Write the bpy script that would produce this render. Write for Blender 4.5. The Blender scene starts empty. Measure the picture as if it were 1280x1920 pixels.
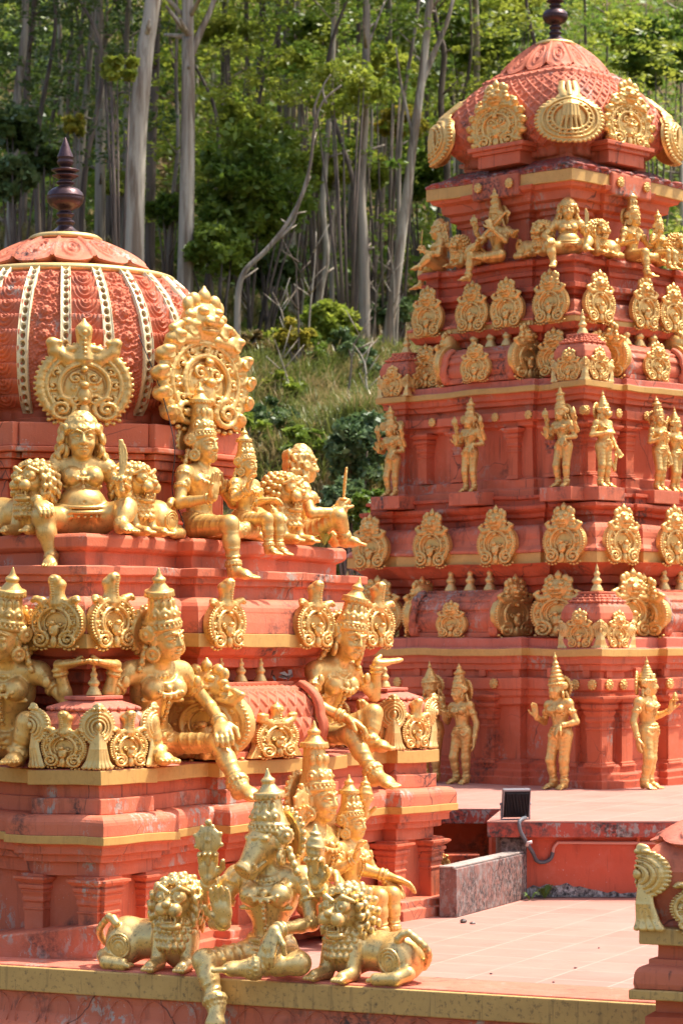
import bpy, bmesh, math, random
import numpy as np
from mathutils import Vector, Matrix

SC = bpy.context.scene
COL = SC.collection
R = math.radians
H = 1.89            # eye height over the terrace floor
F = 4900.0          # focal length in photograph pixels
HOR = 1205.0        # horizon row

# ---------------------------------------------------------------- camera
cam = bpy.data.objects.new('camera', bpy.data.cameras.new('camera'))
COL.objects.link(cam)
cam.location = (0, 0, H)
cam.rotation_euler = (R(90), 0, 0)
cam.data.sensor_fit = 'VERTICAL'
cam.data.sensor_height = 36
cam.data.lens = F / 1920 * 36
cam.data.shift_y = (HOR - 960) / 1920
cam.data.clip_start = .1
cam.data.clip_end = 2000
cam.data.dof.use_dof = True
cam.data.dof.focus_distance = 15.6
cam.data.dof.aperture_fstop = 5.0
SC.camera = cam

# ---------------------------------------------------------------- sky and sun
SUN_EL, SUN_VEC = 64, Vector((.87, .26, 0)).normalized()
w = bpy.data.worlds.new("World")
SC.world = w
w.use_nodes = True
nt = w.node_tree
bg = nt.nodes['Background']
sky = nt.nodes.new('ShaderNodeTexSky')
sky.sky_type = 'NISHITA'
sky.sun_disc = False
sky.sun_elevation = R(SUN_EL)
sky.air_density = .8
sky.dust_density = 3.5
sky.ozone_density = .3
sky.sun_rotation = math.atan2(SUN_VEC.x, SUN_VEC.y)
nt.links.new(sky.outputs[0], bg.inputs[0])
bg.inputs[1].default_value = .15
sl = bpy.data.lights.new('sun', 'SUN')
sl.energy = 3.4
sl.angle = R(.53)
sl.color = (1, .95, .87)
sun = bpy.data.objects.new('sun', sl)
COL.objects.link(sun)
sd = Vector((SUN_VEC.x * math.cos(R(SUN_EL)), SUN_VEC.y * math.cos(R(SUN_EL)), math.sin(R(SUN_EL))))
sun.rotation_euler = sd.to_track_quat('Z', 'Y').to_euler()
SC.view_settings.view_transform = 'Standard'
SC.view_settings.look = 'None'
SC.view_settings.exposure = 1.1
SC.view_settings.gamma = 1
SC.cycles.max_bounces = 6
SC.cycles.diffuse_bounces = 4
SC.cycles.transparent_max_bounces = 6
SC.cycles.use_denoising = True
SC.cycles.use_adaptive_sampling = True
SC.cycles.adaptive_threshold = .02

# ---------------------------------------------------------------- object helpers
def tag(o, label=None, cat=None, group=None, kind=None):
    for k, v in (('label', label), ('category', cat), ('group', group), ('kind', kind)):
        if v: o[k] = v
    return o

def obj(name, me, parent=None, loc=None, rz=None, sc=None):
    o = bpy.data.objects.new(name, me)
    COL.objects.link(o)
    if parent: o.parent = parent
    if loc is not None: o.location = loc
    if rz is not None: o.rotation_euler = (0, 0, rz)
    if sc is not None: o.scale = (sc, sc, sc) if isinstance(sc, (int, float)) else sc
    return o

def empty(name, loc=(0, 0, 0), rz=0, sc=1):
    return obj(name, None, None, loc, rz, sc)

def mesh(name, verts, faces, mats, smooth=False, fm=None):
    me = bpy.data.meshes.new(name)
    me.from_pydata([tuple(map(float, v)) for v in verts], [], [tuple(map(int, f)) for f in faces])
    for m in (mats if isinstance(mats, (list, tuple)) else [mats]): me.materials.append(m)
    if fm is not None: me.polygons.foreach_set('material_index', fm)
    if smooth: me.polygons.foreach_set('use_smooth', [True] * len(me.polygons))
    me.update()
    return me

def np_mesh(name, V, Q, mat, smooth=True):
    me = bpy.data.meshes.new(name)
    n, k = Q.shape
    me.vertices.add(len(V)); me.vertices.foreach_set('co', np.ascontiguousarray(V, np.float32).ravel())
    me.loops.add(n * k); me.loops.foreach_set('vertex_index', np.ascontiguousarray(Q, np.int32).ravel())
    me.polygons.add(n); me.polygons.foreach_set('loop_start', np.arange(0, n * k, k, dtype=np.int32))
    me.polygons.foreach_set('use_smooth', np.full(n, smooth))
    for m in (mat if isinstance(mat, (list, tuple)) else [mat]): me.materials.append(m)
    me.update(calc_edges=True); me.validate()
    return me

def mirrored(me):
    """Mesh data mirrored in x."""
    m2 = me.copy()
    n = len(m2.vertices)
    co = np.empty(n * 3, np.float32); m2.vertices.foreach_get('co', co)
    co = co.reshape(-1, 3); co[:, 0] *= -1
    m2.vertices.foreach_set('co', co.ravel())
    m2.flip_normals(); m2.update()
    return m2

def bevel(o, wd=.006, seg=2):
    m = o.modifiers.new('edge', 'BEVEL'); m.width = wd; m.segments = seg
    m.limit_method = 'ANGLE'; m.angle_limit = R(35); m.harden_normals = False
    return o

class MB:
    """Collects simple solids for one mesh."""
    def __init__(s): s.v, s.f, s.m = [], [], []
    def add(s, v, f, mi=0):
        n = len(s.v); s.v += [tuple(p) for p in v]
        s.f += [tuple(i + n for i in q) for q in f]; s.m += [mi] * len(f)
        return s
    def box(s, x0, y0, z0, x1, y1, z1, mi=0):
        v = [(x0,y0,z0),(x1,y0,z0),(x1,y1,z0),(x0,y1,z0),(x0,y0,z1),(x1,y0,z1),(x1,y1,z1),(x0,y1,z1)]
        return s.add(v, [(3,2,1,0),(4,5,6,7),(0,1,5,4),(1,2,6,5),(2,3,7,6),(3,0,4,7)], mi)
    def prism(s, poly, z0, z1, mi=0):
        n = len(poly)
        v = [(x, y, z0) for x, y in poly] + [(x, y, z1) for x, y in poly]
        f = [tuple(range(n - 1, -1, -1)), tuple(range(n, 2 * n))]
        f += [(i, (i + 1) % n, n + (i + 1) % n, n + i) for i in range(n)]
        return s.add(v, f, mi)
    def tube(s, pts, rad, n=10, mi=0, cap=True):
        pts = [Vector(p) for p in pts]
        rad = rad if isinstance(rad, (list, tuple)) else [rad] * len(pts)
        v = []; up = None
        for i, p in enumerate(pts):
            t = (pts[min(i + 1, len(pts) - 1)] - pts[max(i - 1, 0)]).normalized()
            if up is None:
                up = t.orthogonal().normalized()
            a = (up - t * up.dot(t)).normalized(); up = a; b = t.cross(a)
            for k in range(n):
                q = 2 * math.pi * k / n
                v.append(p + (a * math.cos(q) + b * math.sin(q)) * rad[i])
        f = []
        for i in range(len(pts) - 1):
            for k in range(n):
                k2 = (k + 1) % n
                f.append((i*n+k, i*n+k2, (i+1)*n+k2, (i+1)*n+k))
        if cap:
            f.append(tuple(range(n - 1, -1, -1))); f.append(tuple(range((len(pts)-1)*n, len(pts)*n)))
        return s.add(v, f, mi)
    def lathe(s, prof, n=32, c=(0, 0, 0), mi=0):
        v = []
        for r, z in prof:
            for k in range(n):
                q = 2 * math.pi * k / n
                v.append((c[0] + r * math.cos(q), c[1] + r * math.sin(q), c[2] + z))
        f = []
        for i in range(len(prof) - 1):
            for k in range(n):
                k2 = (k + 1) % n
                f.append((i*n+k, i*n+k2, (i+1)*n+k2, (i+1)*n+k))
        f.append(tuple(range(n - 1, -1, -1))); f.append(tuple(range((len(prof)-1)*n, len(prof)*n)))
        return s.add(v, f, mi)
    def me(s, name, mats, smooth=False):
        return mesh(name, s.v, s.f, mats, smooth, s.m)

# ---------------------------------------------------------------- materials
class N:
    def __init__(s, name, disp=False):
        s.m = bpy.data.materials.new(name); s.m.use_nodes = True
        s.t = s.m.node_tree; s.b = s.t.nodes['Principled BSDF']; s.o = s.t.nodes['Material Output']
        s.geo = None
    def n(s, typ, ins=None, **kw):
        x = s.t.nodes.new('ShaderNode' + typ)
        for k, v in kw.items(): setattr(x, k, v)
        for k, v in (ins or {}).items():
            if hasattr(v, 'is_output'): s.t.links.new(v, x.inputs[k])
            else: x.inputs[k].default_value = v
        return x
    def pos(s):
        if s.geo is None: s.geo = s.n('NewGeometry')
        return s.geo.outputs['Position']
    def noise(s, scale, detail=4, rough=.55, vec=None, dist=0):
        return s.n('TexNoise', {'Vector': vec or s.pos(), 'Scale': scale, 'Detail': detail, 'Roughness': rough, 'Distortion': dist}).outputs['Fac']
    def stretch(s, sx, sy, sz, vec=None):
        return s.n('Mapping', {'Vector': vec or s.pos(), 'Scale': (sx, sy, sz)}).outputs[0]
    def ramp(s, fac, a, b, lo=0., hi=1.):
        return s.n('MapRange', {0: fac, 1: a, 2: b, 3: lo, 4: hi}).outputs[0]
    def math(s, op, a, b):
        return s.n('Math', {0: a, 1: b}, operation=op).outputs[0]
    def mix(s, fac, a, b, blend='MIX'):
        x = s.n('Mix', data_type='RGBA', blend_type=blend)
        for i, v in ((0, fac), (6, a), (7, b)):
            if hasattr(v, 'is_output'): s.t.links.new(v, x.inputs[i])
            else: x.inputs[i].default_value = v if i == 0 else (*v, 1)
        return x.outputs[2]
    def set(s, **kw):
        for k, v in kw.items():
            k = {'col': 'Base Color', 'rough': 'Roughness', 'metal': 'Metallic', 'spec': 'Specular IOR Level'}.get(k, k)
            if hasattr(v, 'is_output'): s.t.links.new(v, s.b.inputs[k])
            else: s.b.inputs[k].default_value = (*v, 1) if isinstance(v, tuple) and len(v) == 3 else v
        return s
    def bump(s, h, st=.3, dist=.01):
        b = s.n('Bump', {'Height': h, 'Strength': st, 'Distance': dist})
        s.t.links.new(b.outputs[0], s.b.inputs['Normal']); return s

def plaster(name, c, worn=.62, mould=.64, rough=.5, peel=(.44, .36, .29), streak=True, faded=(.70, .27, .19)):
    a = N(name)
    big = a.ramp(a.noise(1.7, 5), .3, .7)
    col = a.mix(big, tuple(x * .86 for x in c), tuple(min(1, x * 1.1) for x in c))
    fd = a.ramp(a.noise(5, 6, .65), .52, .78, 0, .32)
    col = a.mix(fd, col, faded)
    # vertical grime streaks
    st = a.noise(2.2, 6, .65, a.stretch(5, 5, .7))
    col = a.mix(a.ramp(st, .55, .72, 0, .55), col, (c[0] * .36, c[1] * .36, c[2] * .42))
    # peeled patches
    pn = a.noise(3.1, 2, .5)
    pf = a.noise(26, 5, .7, a.stretch(1, 1, .6))
    pk = a.math('MULTIPLY', a.ramp(pn, worn - .06, worn + .06), a.ramp(pf, .50, .56))
    col = a.mix(pk, col, peel)
    sp = a.ramp(a.noise(60, 2, .5), .70, .74, 0, .7)
    col = a.mix(a.math('MULTIPLY', sp, a.ramp(pn, .45, .6)), col, (.6, .5, .44))
    mn = a.math('MULTIPLY', a.ramp(a.noise(2.3, 3, .5, a.stretch(1.2, 1.2, 1)), mould - .05, mould + .1), a.ramp(a.noise(30, 5, .7), .42, .6))
    col = a.mix(mn, col, (.05, .043, .04))
    a.set(col=col, rough=a.ramp(a.noise(9), .3, .7, rough, rough + .25), spec=.22)
    dr = a.noise(1.5, 3, .7, a.stretch(22, 22, .55))          # narrow drips
    col = a.mix(a.math('MULTIPLY', a.ramp(dr, .60, .68, 0, .75), a.ramp(a.noise(1.9, 3), .46, .62)), col, (.085, .05, .042))
    ck = a.n('TexVoronoi', {'Vector': a.mix(.12, a.pos(), a.n('TexNoise', {'Vector': a.pos(), 'Scale': 5.}).outputs['Color']), 'Scale': 1.6}, feature='DISTANCE_TO_EDGE').outputs['Distance']
    crk = a.math('MULTIPLY', a.ramp(ck, .002, .007, 1, 0), a.ramp(a.noise(.9, 2), .52, .6))
    col = a.mix(a.math('MULTIPLY', crk, .8), col, (.06, .035, .03))
    a.set(col=col)
    hgt = a.math('ADD', a.math('MULTIPLY', pk, -.6), a.math('ADD', a.noise(70, 4, .6), a.math('MULTIPLY', a.noise(7, 3, .5), 2.2)))
    return a.bump(hgt, .30, .008).m

RED = plaster('red_plaster', (.60, .158, .076), worn=.65)
RED_DEEP = plaster('deep_red_plaster', (.54, .115, .053), worn=.67, mould=.59)
RED_WORN = plaster('worn_red_plaster', (.585, .165, .085), worn=.61, mould=.59)
RED_OLD = plaster('mouldy_red_plaster', (.42, .08, .05), worn=.42, mould=.46, peel=(.33, .29, .26))
PINK = plaster('faded_sunlit_pink_plaster', (.58, .17, .105), worn=.72, mould=.74, faded=(.66, .36, .28))  # for tops: a little fading, mostly sunlight put into the colour

def goldpaint(name, c, dark, metal=.55, rough=.36, patina=.5):
    a = N(name)
    n1 = a.noise(7, 5, .6); n2 = a.noise(38, 4, .65)
    col = a.mix(a.ramp(n1, .32, .68), tuple(x * .84 for x in c), c)
    col = a.mix(a.ramp(n2, .55, .72, 0, patina), col, dark)
    rnd = a.n('ObjectInfo').outputs['Random']
    col = a.mix(a.math('MULTIPLY', rnd, .30), col, tuple(x * .62 for x in c))
    col = a.mix(a.ramp(a.noise(2.6, 4, .6), .55, .72, 0, patina * .40), col, (min(1, c[0] * 1.02), c[1] * 1.08, c[2] * 1.25))
    st = a.noise(3, 5, .65, a.stretch(9, 9, .8))
    col = a.mix(a.ramp(st, .56, .74, 0, patina * .8), col, tuple(x * .7 for x in dark))
    a.set(col=col, metal=a.ramp(n1, .35, .75, metal, metal * .75), rough=a.ramp(n2, .3, .7, rough - .08, rough + .2), spec=.5)
    return a.bump(a.noise(90, 3, .6), .12, .004).m

GOLD = goldpaint('gold_paint', (.84, .525, .165), (.31, .165, .05), metal=.62, rough=.35, patina=.7)
GOLD_PALE = goldpaint('pale_gold_paint', (.87, .60, .22), (.38, .22, .075), metal=.58, rough=.39, patina=.6)
BRASS = goldpaint('tarnished_brass_paint', (.86, .605, .235), (.22, .155, .075), metal=.72, rough=.31, patina=.9)
BAND = goldpaint('ochre_band_paint', (.66, .385, .105), (.36, .19, .06), metal=.15, rough=.5, patina=.35)
BAND_OLD = goldpaint('stained_ochre_paint', (.60, .37, .115), (.15, .10, .05), metal=.1, rough=.55, patina=.9)
CREAM = goldpaint('cream_gold_paint', (.86, .70, .40), (.50, .34, .16), metal=.25, rough=.45)
COPPER = goldpaint('dark_copper', (.085, .045, .048), (.05, .035, .035), metal=.75, rough=.30, patina=.6)
# ---------------------------------------------------------------- sculpting: distance fields turned into one skin
def V3(*a): return np.array(a, np.float32)
def nrm(v): return v / (np.linalg.norm(v) + 1e-9)

class Sdf:
    def __init__(s, lo, hi, vox):
        s.lo = np.array(lo, np.float32); s.vox = vox
        s.n = np.ceil((np.array(hi) - s.lo) / vox).astype(int) + 1
        s.d = np.full(s.n, .2, np.float32)
        s.ax = [s.lo[i] + vox * np.arange(s.n[i], dtype=np.float32) for i in range(3)]
    def put(s, fn, lo, hi, k=0., sub=False):
        m = k + 2.5 * s.vox
        a = np.maximum(np.floor((np.array(lo) - m - s.lo) / s.vox).astype(int), 0)
        b = np.minimum(np.ceil((np.array(hi) + m - s.lo) / s.vox).astype(int) + 1, s.n)
        if np.any(b <= a): return s
        sl = tuple(slice(a[i], b[i]) for i in range(3))
        v = fn(s.ax[0][sl[0]][:, None, None], s.ax[1][sl[1]][None, :, None], s.ax[2][sl[2]][None, None, :])
        D = s.d[sl]
        if sub:
            v = -v
            if k: h = np.clip(.5 - .5 * (D - v) / k, 0, 1); s.d[sl] = D * (1 - h) + v * h + k * h * (1 - h)
            else: s.d[sl] = np.maximum(D, v)
        elif k:
            h = np.clip(.5 + .5 * (D - v) / k, 0, 1)
            s.d[sl] = D * (1 - h) + v * h - k * h * (1 - h)
        else: s.d[sl] = np.minimum(D, v)
        return s
    def ball(s, c, r, k=0., sub=False):
        c = np.array(c, np.float32)
        return s.put(lambda X, Y, Z: np.sqrt((X-c[0])**2 + (Y-c[1])**2 + (Z-c[2])**2) - r, c - r, c + r, k, sub)
    def ell(s, c, r, B=None, k=0., sub=False):
        c = np.array(c, np.float32); r = np.array(r, np.float32)
        if B is None: B = np.eye(3, dtype=np.float32)
        def fn(X, Y, Z):
            x, y, z = X - c[0], Y - c[1], Z - c[2]
            p = [(B[i][0]*x + B[i][1]*y + B[i][2]*z) / r[i] for i in range(3)]
            k0 = np.sqrt(p[0]**2 + p[1]**2 + p[2]**2)
            k1 = np.sqrt((p[0]/r[0])**2 + (p[1]/r[1])**2 + (p[2]/r[2])**2) + 1e-6
            return k0 * (k0 - 1) / k1
        e = np.sqrt(sum((np.array(B[i]) * r[i])**2 for i in range(3)))
        return s.put(fn, c - e, c + e, k, sub)
    def cone(s, a, b, ra, rb=None, k=0., sub=False):
        a = np.array(a, np.float32); b = np.array(b, np.float32); rb = ra if rb is None else rb
        ab = b - a; L = float(ab @ ab) + 1e-9
        def fn(X, Y, Z):
            x, y, z = X - a[0], Y - a[1], Z - a[2]
            t = np.clip((x*ab[0] + y*ab[1] + z*ab[2]) / L, 0, 1)
            return np.sqrt((x - t*ab[0])**2 + (y - t*ab[1])**2 + (z - t*ab[2])**2) - (ra + (rb - ra) * t)
        m = max(ra, rb)
        return s.put(fn, np.minimum(a, b) - m, np.maximum(a, b) + m, k, sub)
    def path(s, pts, r, k=0., sub=False):
        r = r if isinstance(r, (list, tuple)) else [r] * len(pts)
        for i in range(len(pts) - 1): s.cone(pts[i], pts[i+1], r[i], r[i+1], k, sub)
        return s
    def ring(s, c, n, Rr, r, k=0., sq=1., sub=False):
        c = np.array(c, np.float32); n = nrm(np.array(n, np.float32))
        def fn(X, Y, Z):
            x, y, z = X - c[0], Y - c[1], Z - c[2]
            h = x*n[0] + y*n[1] + z*n[2]
            q = np.sqrt(np.maximum(x*x + y*y + z*z - h*h, 0)) - Rr
            return np.sqrt(q*q + (h / sq)**2) - r
        e = Rr + r * max(1, sq)
        return s.put(fn, c - e, c + e, k, sub)
    def disc(s, c, n, Rr, h, k=0., sub=False, el=None):
        """Flat round plate; el=(axis vector, factor) stretches it."""
        c = np.array(c, np.float32); n = nrm(np.array(n, np.float32))
        if el is not None: ea = nrm(np.array(el[0], np.float32)); ef = el[1]
        def fn(X, Y, Z):
            x, y, z = X - c[0], Y - c[1], Z - c[2]
            if el is not None:
                t = (x*ea[0] + y*ea[1] + z*ea[2]) * (1/ef - 1)
                x, y, z = x + t*ea[0], y + t*ea[1], z + t*ea[2]
            a = x*n[0] + y*n[1] + z*n[2]
            q = np.sqrt(np.maximum(x*x + y*y + z*z - a*a, 0)) - Rr
            a = np.abs(a) - h
            return np.minimum(np.maximum(q, a), 0) + np.sqrt(np.maximum(q, 0)**2 + np.maximum(a, 0)**2) - .004
        e = Rr * (max(1, el[1]) if el is not None else 1) + h
        return s.put(fn, c - e, c + e, k, sub)
    def box(s, c, hb, B=None, k=0., rd=.004, sub=False):
        c = np.array(c, np.float32)
        if B is None: B = np.eye(3, dtype=np.float32)
        def fn(X, Y, Z):
            x, y, z = X - c[0], Y - c[1], Z - c[2]
            q = [np.abs(B[i][0]*x + B[i][1]*y + B[i][2]*z) - (hb[i] - rd) for i in range(3)]
            o = np.sqrt(sum(np.maximum(t, 0)**2 for t in q))
            return o + np.minimum(np.maximum(np.maximum(q[0], q[1]), q[2]), 0) - rd
        e = np.sqrt(sum((np.array(B[i]) * hb[i])**2 for i in range(3))) + rd
        return s.put(fn, c - e, c + e, k, sub)
    def beads(s, pts, r, k=0.):
        for p in pts: s.ball(p, r, k)
        return s
    def mesh(s, name, mat):
        d = s.d; n = s.n
        d[0], d[-1] = .2, .2; d[:, 0], d[:, -1] = .2, .2; d[:, :, 0], d[:, :, -1] = .2, .2
        ins = d < 0
        cnt = np.zeros(n - 1, np.uint8)
        for i in (0, 1):
            for j in (0, 1):
                for k in (0, 1):
                    cnt += ins[i:n[0]-1+i, j:n[1]-1+j, k:n[2]-1+k]
        I, J, K = np.nonzero((cnt > 0) & (cnt < 8))
        idx = np.full(n - 1, -1, np.int32); idx[I, J, K] = np.arange(len(I))
        P = np.zeros((len(I), 3), np.float32); C = np.zeros(len(I), np.float32)
        cor = [(i, j, k) for i in (0, 1) for j in (0, 1) for k in (0, 1)]
        for a in cor:
            for b in cor:
                if sum(b) - sum(a) == 1 and all(b[i] >= a[i] for i in range(3)):
                    va = d[I+a[0], J+a[1], K+a[2]]; vb = d[I+b[0], J+b[1], K+b[2]]
                    m = (va < 0) != (vb < 0)
                    t = np.where(m, va / np.where(m, va - vb, 1), 0)
                    for x in range(3): P[:, x] += np.where(m, a[x] + t * (b[x] - a[x]), 0)
                    C += m
        P = P / C[:, None] + np.stack([I, J, K], 1)
        P = P * s.vox + s.lo
        Q = []
        for ax in range(3):
            u, v = (ax + 1) % 3, (ax + 2) % 3
            sa = [slice(None)] * 3; sb = [slice(None)] * 3
            sa[ax] = slice(0, -1); sb[ax] = slice(1, None)
            A = ins[tuple(sa)]; B = ins[tuple(sb)]
            e = np.argwhere(A != B)
            fl = A[tuple(e.T)]
            def cell(du, dv):
                q = e.copy(); q[:, u] -= du; q[:, v] -= dv
                return idx[q[:, 0], q[:, 1], q[:, 2]]
            q = np.stack([cell(1, 1), cell(0, 1), cell(0, 0), cell(1, 0)], 1)
            q[~fl] = q[~fl][:, ::-1]
            Q.append(q)
        return np_mesh(name, P, np.concatenate(Q), mat)

def basis(f, up):
    """Rows: right, back, up for a thing looking along f."""
    f = nrm(np.array(f, np.float32)); up = np.array(up, np.float32)
    r = nrm(np.cross(f, up)); u = np.cross(r, f)
    return np.stack([r, -f, u]).astype(np.float32)

def hand(S, w, d, n, curl=.3, sz=1., side=1):
    """Palm, four fingers and a thumb. d: along the fingers, n: out of the palm, side: +1 thumb to d x n."""
    w, d, n = np.array(w, np.float32), nrm(np.array(d, np.float32)), np.array(n, np.float32)
    n = nrm(n - d * (n @ d)); q = np.cross(d, n) * side
    B = np.stack([q, d, n])
    S.ell(w + d * .036 * sz, (.034 * sz, .046 * sz, .017 * sz), B, k=.012)
    for i, L in enumerate((.047, .055, .052, .042)):
        off = q * (.025 - .0165 * i) * sz
        b0 = w + d * .068 * sz + off
        a1, a2, a3 = curl * .7, curl * 1.6, curl * 2.4
        p1 = b0 + (d * math.cos(a1) + n * math.sin(a1) + q * (.12 - .08 * i)) * L * .45 * sz
        p2 = p1 + (d * math.cos(a2) + n * math.sin(a2)) * L * .32 * sz
        p3 = p2 + (d * math.cos(a3) + n * math.sin(a3)) * L * .28 * sz
        S.path([b0 - d * .012 * sz, p1, p2, p3], [.0098 * sz, .0092 * sz, .0084 * sz, .007 * sz], k=.003)
    t0 = w + (d * .018 + q * .026) * sz
    t1 = t0 + (d * .022 + q * .022 + n * .010) * sz
    t2 = t1 + (d * .026 + q * .004 + n * (.012 + .02 * curl)) * sz
    S.path([t0, t1, t2], [.013 * sz, .0105 * sz, .0085 * sz], k=.004)

def foot(S, ank, toe, up=(0, 0, 1)):
    ank, toe = np.array(ank, np.float32), np.array(toe, np.float32)
    d = nrm(toe - ank); up = np.array(up, np.float32)
    s = nrm(np.cross(d, up)); f = nrm(np.cross(up, s)) if abs(d @ up) < .9 else d
    L = np.linalg.norm(toe - ank)
    S.cone(ank, ank + d * L * .55, .030, .027, k=.02)
    S.ball(ank - f * .012 - up * .018, .026, k=.015)
    b = ank + d * L * .62
    S.ell(b, (.036, L * .30, .020), np.stack([s, d, np.cross(s, d)]), k=.015)
    for i in range(5):
        o = s * (-.030 + .015 * i)
        l = (.036, .034, .031, .027, .022)[i]
        S.cone(b + d * L * .2 + o, b + d * (L * .2 + l) + o, .0105 - .0009 * i, .009 - .0008 * i, k=.002)

def about(c, n, Rr, cnt, a0=0., a1=2 * math.pi):
    """Points on a circle."""
    n = nrm(np.array(n, np.float32))
    u = nrm(np.cross(n, V3(.31, .11, .94) if abs(n[2]) < .9 else V3(1, 0, 0))); v = np.cross(n, u)
    return [np.array(c) + (u * math.cos(t) + v * math.sin(t)) * Rr for t in np.linspace(a0, a1, cnt, endpoint=False)]

class Scaled:
    """Sculpts with every thickness multiplied by one factor (big heads, children)."""
    def __init__(s, S, k): s.S, s.f = S, k
    def ball(s, c, r, k=0., sub=False): s.S.ball(c, r * s.f, k * s.f, sub)
    def ell(s, c, r, B=None, k=0., sub=False): s.S.ell(c, [q * s.f for q in r], B, k * s.f, sub)
    def cone(s, a, b, ra, rb=None, k=0.): s.S.cone(a, b, ra * s.f, None if rb is None else rb * s.f, k * s.f)
    def ring(s, c, n, Rr, r, k=0.): s.S.ring(c, n, Rr * s.f, r * s.f, k * s.f)
    def disc(s, c, n, Rr, h, k=0.): s.S.disc(c, n, Rr * s.f, h * s.f, k * s.f)
    def path(s, p, r, k=0., sub=False): s.S.path(p, [q * s.f for q in r] if isinstance(r, (list, tuple)) else r * s.f, k * s.f, sub)
    def beads(s, p, r, k=0.): s.S.beads(p, r * s.f, k * s.f)

def figure(name, J, arms, vox=.0050, mat=None, crown='tall', female=True, fat=1., th=.88, hs=1.13, belly=0., look=(0, -1, 0), cloth=True, tall=1., disc=True, face='human', items=()):
    """A cast statue. Unit: standing height 1, looking along -y. Returns {part name: mesh}."""
    mat = mat or GOLD
    J = {k: np.array(v, np.float32) for k, v in J.items()}
    pts = list(J.values()) + [np.array(p, np.float32) for a in arms for p in a['p']] + [J['head'] + V3(0, 0, .06)]
    lo = np.min(pts, 0) - .15; hi = np.max(pts, 0) + .15
    S = Sdf(lo, hi, vox)
    pel, neck, head = J['pel'], J['neck'], J['head']
    up = nrm(neck - pel); rt = nrm(J['shr'] - J['shl']); f = nrm(np.cross(up, rt)) * -1
    f = nrm(np.cross(up, rt)); f = f if f[1] < .3 else -f
    T = np.stack([rt, -f, up])
    ch = neck - up * .10
    # trunk
    S.ell(pel, (.098 * fat, .08 * fat, .075), T, k=.02)
    S.cone(pel + up * .03, ch, .070 * fat, .074 * fat, k=.03)
    S.ell(ch, (.105, .070, .095), T, k=.03)
    S.cone(J['shl'], J['shr'], .040, k=.035)
    for q in ('shl', 'shr'): S.cone(neck - up * .005, J[q] * .85 + neck * .15, .034, .034, k=.03)
    S.cone(neck - up * .02, head - V3(0, 0, .03), .041, .034, k=.015)
    if belly: S.ell(pel + up * .075 + f * .045, (.105 * belly, .095 * belly, .085 * belly), T, k=.03)
    if female:
        for sx in (-1, 1):
            c = ch + rt * sx * .052 + f * .060 + up * .012
            S.ball(c, .043 * (1.15 if belly else 1), k=.006)
            S.ring(c - f * .010, f, .041 * (1.15 if belly else 1), .006, k=.002)
            S.ball(c + f * .046, .008, k=.004)
        S.cone(ch + f * .05 - up * .035 - rt * .09, ch + f * .05 - up * .035 + rt * .09, .009, k=.006)
    else:
        for sx in (-1, 1): S.ell(ch + rt * sx * .045 + f * .045 + up * .02, (.05, .03, .04), T, k=.02)
    if belly:
        bc = pel + up * .062 + f * .04
        for dz, Rr, r in ((.012, .118, .009), (-.012, .121, .011)):
            S.ring(bc + up * dz, nrm(up + f * .12), Rr * belly * .93, r, k=.003)
        S.beads(about(bc - up * .034, nrm(up + f * .12), .117 * belly * .95, 26), .0095)
    S.ball(pel + up * .085 + f * (.074 * fat + (.075 if belly else 0)), .006, sub=True)
    # jewellery of the trunk
    for Rr, dz, df, r in ((.050, -.005, .008, .008), (.066, -.028, .022, .0085), (.082, -.055, .036, .0085)):
        n = nrm(up * 1. - f * .9 * (Rr / .07))
        S.ring(neck + up * dz + f * df, nrm(up + f * .6), Rr, r, k=.004)
        S.beads(about(neck + up * (dz - .006) + f * df, nrm(up + f * .6), Rr + .007, 22), .0078)
    p0 = neck - up * .08 + f * .075
    for i in range(9): S.ball(p0 - up * .018 * i + f * (.018 * math.sin(i * .5)), .0105 if i % 2 else .0085)
    S.ball(p0 + f * .012, .016, k=.004)
    S.ring(pel + up * .055, nrm(up + f * .10), .083 * fat, .010, k=.004)
    S.ring(pel + up * .032, nrm(up + f * .16), .093 * fat, .011, k=.004)
    S.beads(about(pel + up * .016, nrm(up + f * .2), .097 * fat, 30), .0085)
    S.ball(pel + up * .04 + f * .088 * fat, .017, k=.004)
    for sx in (-1, 1):          # loops of the girdle
        for t in np.linspace(0, 1, 7):
            S.ball(pel + rt * sx * (.03 + .07 * t) + f * (.085 - .03 * t) * fat - up * (.012 + .03 * math.sin(t * 3.1)), .0075)
    # legs
    for sd in 'lr':
        hip, kn, an, to = (J[k + sd] for k in ('hip', 'kn', 'an', 'to'))
        S.cone(hip, kn, .076 * fat * th, .051 * th, k=.03)
        S.ball(kn, .052 * th, k=.02)
        m = an + (kn - an) * .62
        S.cone(kn, m, .048 * th, .047 * th, k=.02); S.cone(m, an, .047 * th, .026, k=.02)
        foot(S, an, to)
        ax = nrm(an - kn)
        if cloth:
            for t in (.15, .32, .5, .68, .86):
                p = hip + (kn - hip) * t; n = nrm(nrm(kn - hip) + V3(.25, .2, .3) * (-1 if sd == 'l' else 1))
                S.ring(p, n, (.076 * fat + (.051 - .076 * fat) * t) * th - .001, .0045, k=.007)
            for t in (.15, .32, .5, .68):
                p = kn + (an - kn) * t
                S.ring(p, nrm(ax + V3(.2, .25, 0)), (.047 - .010 * t * t) * th, .0040, k=.007)
            S.ring(kn + (an - kn) * .82, ax, .034, .010, k=.006)
            S.beads(about(kn + (an - kn) * .88, ax, .039, 15), .0085, k=.003)
        S.ring(an - ax * .012, ax, .031, .0085, k=.002)
        S.beads(about(an - ax * .002, ax, .033, 14), .0062)
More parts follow.
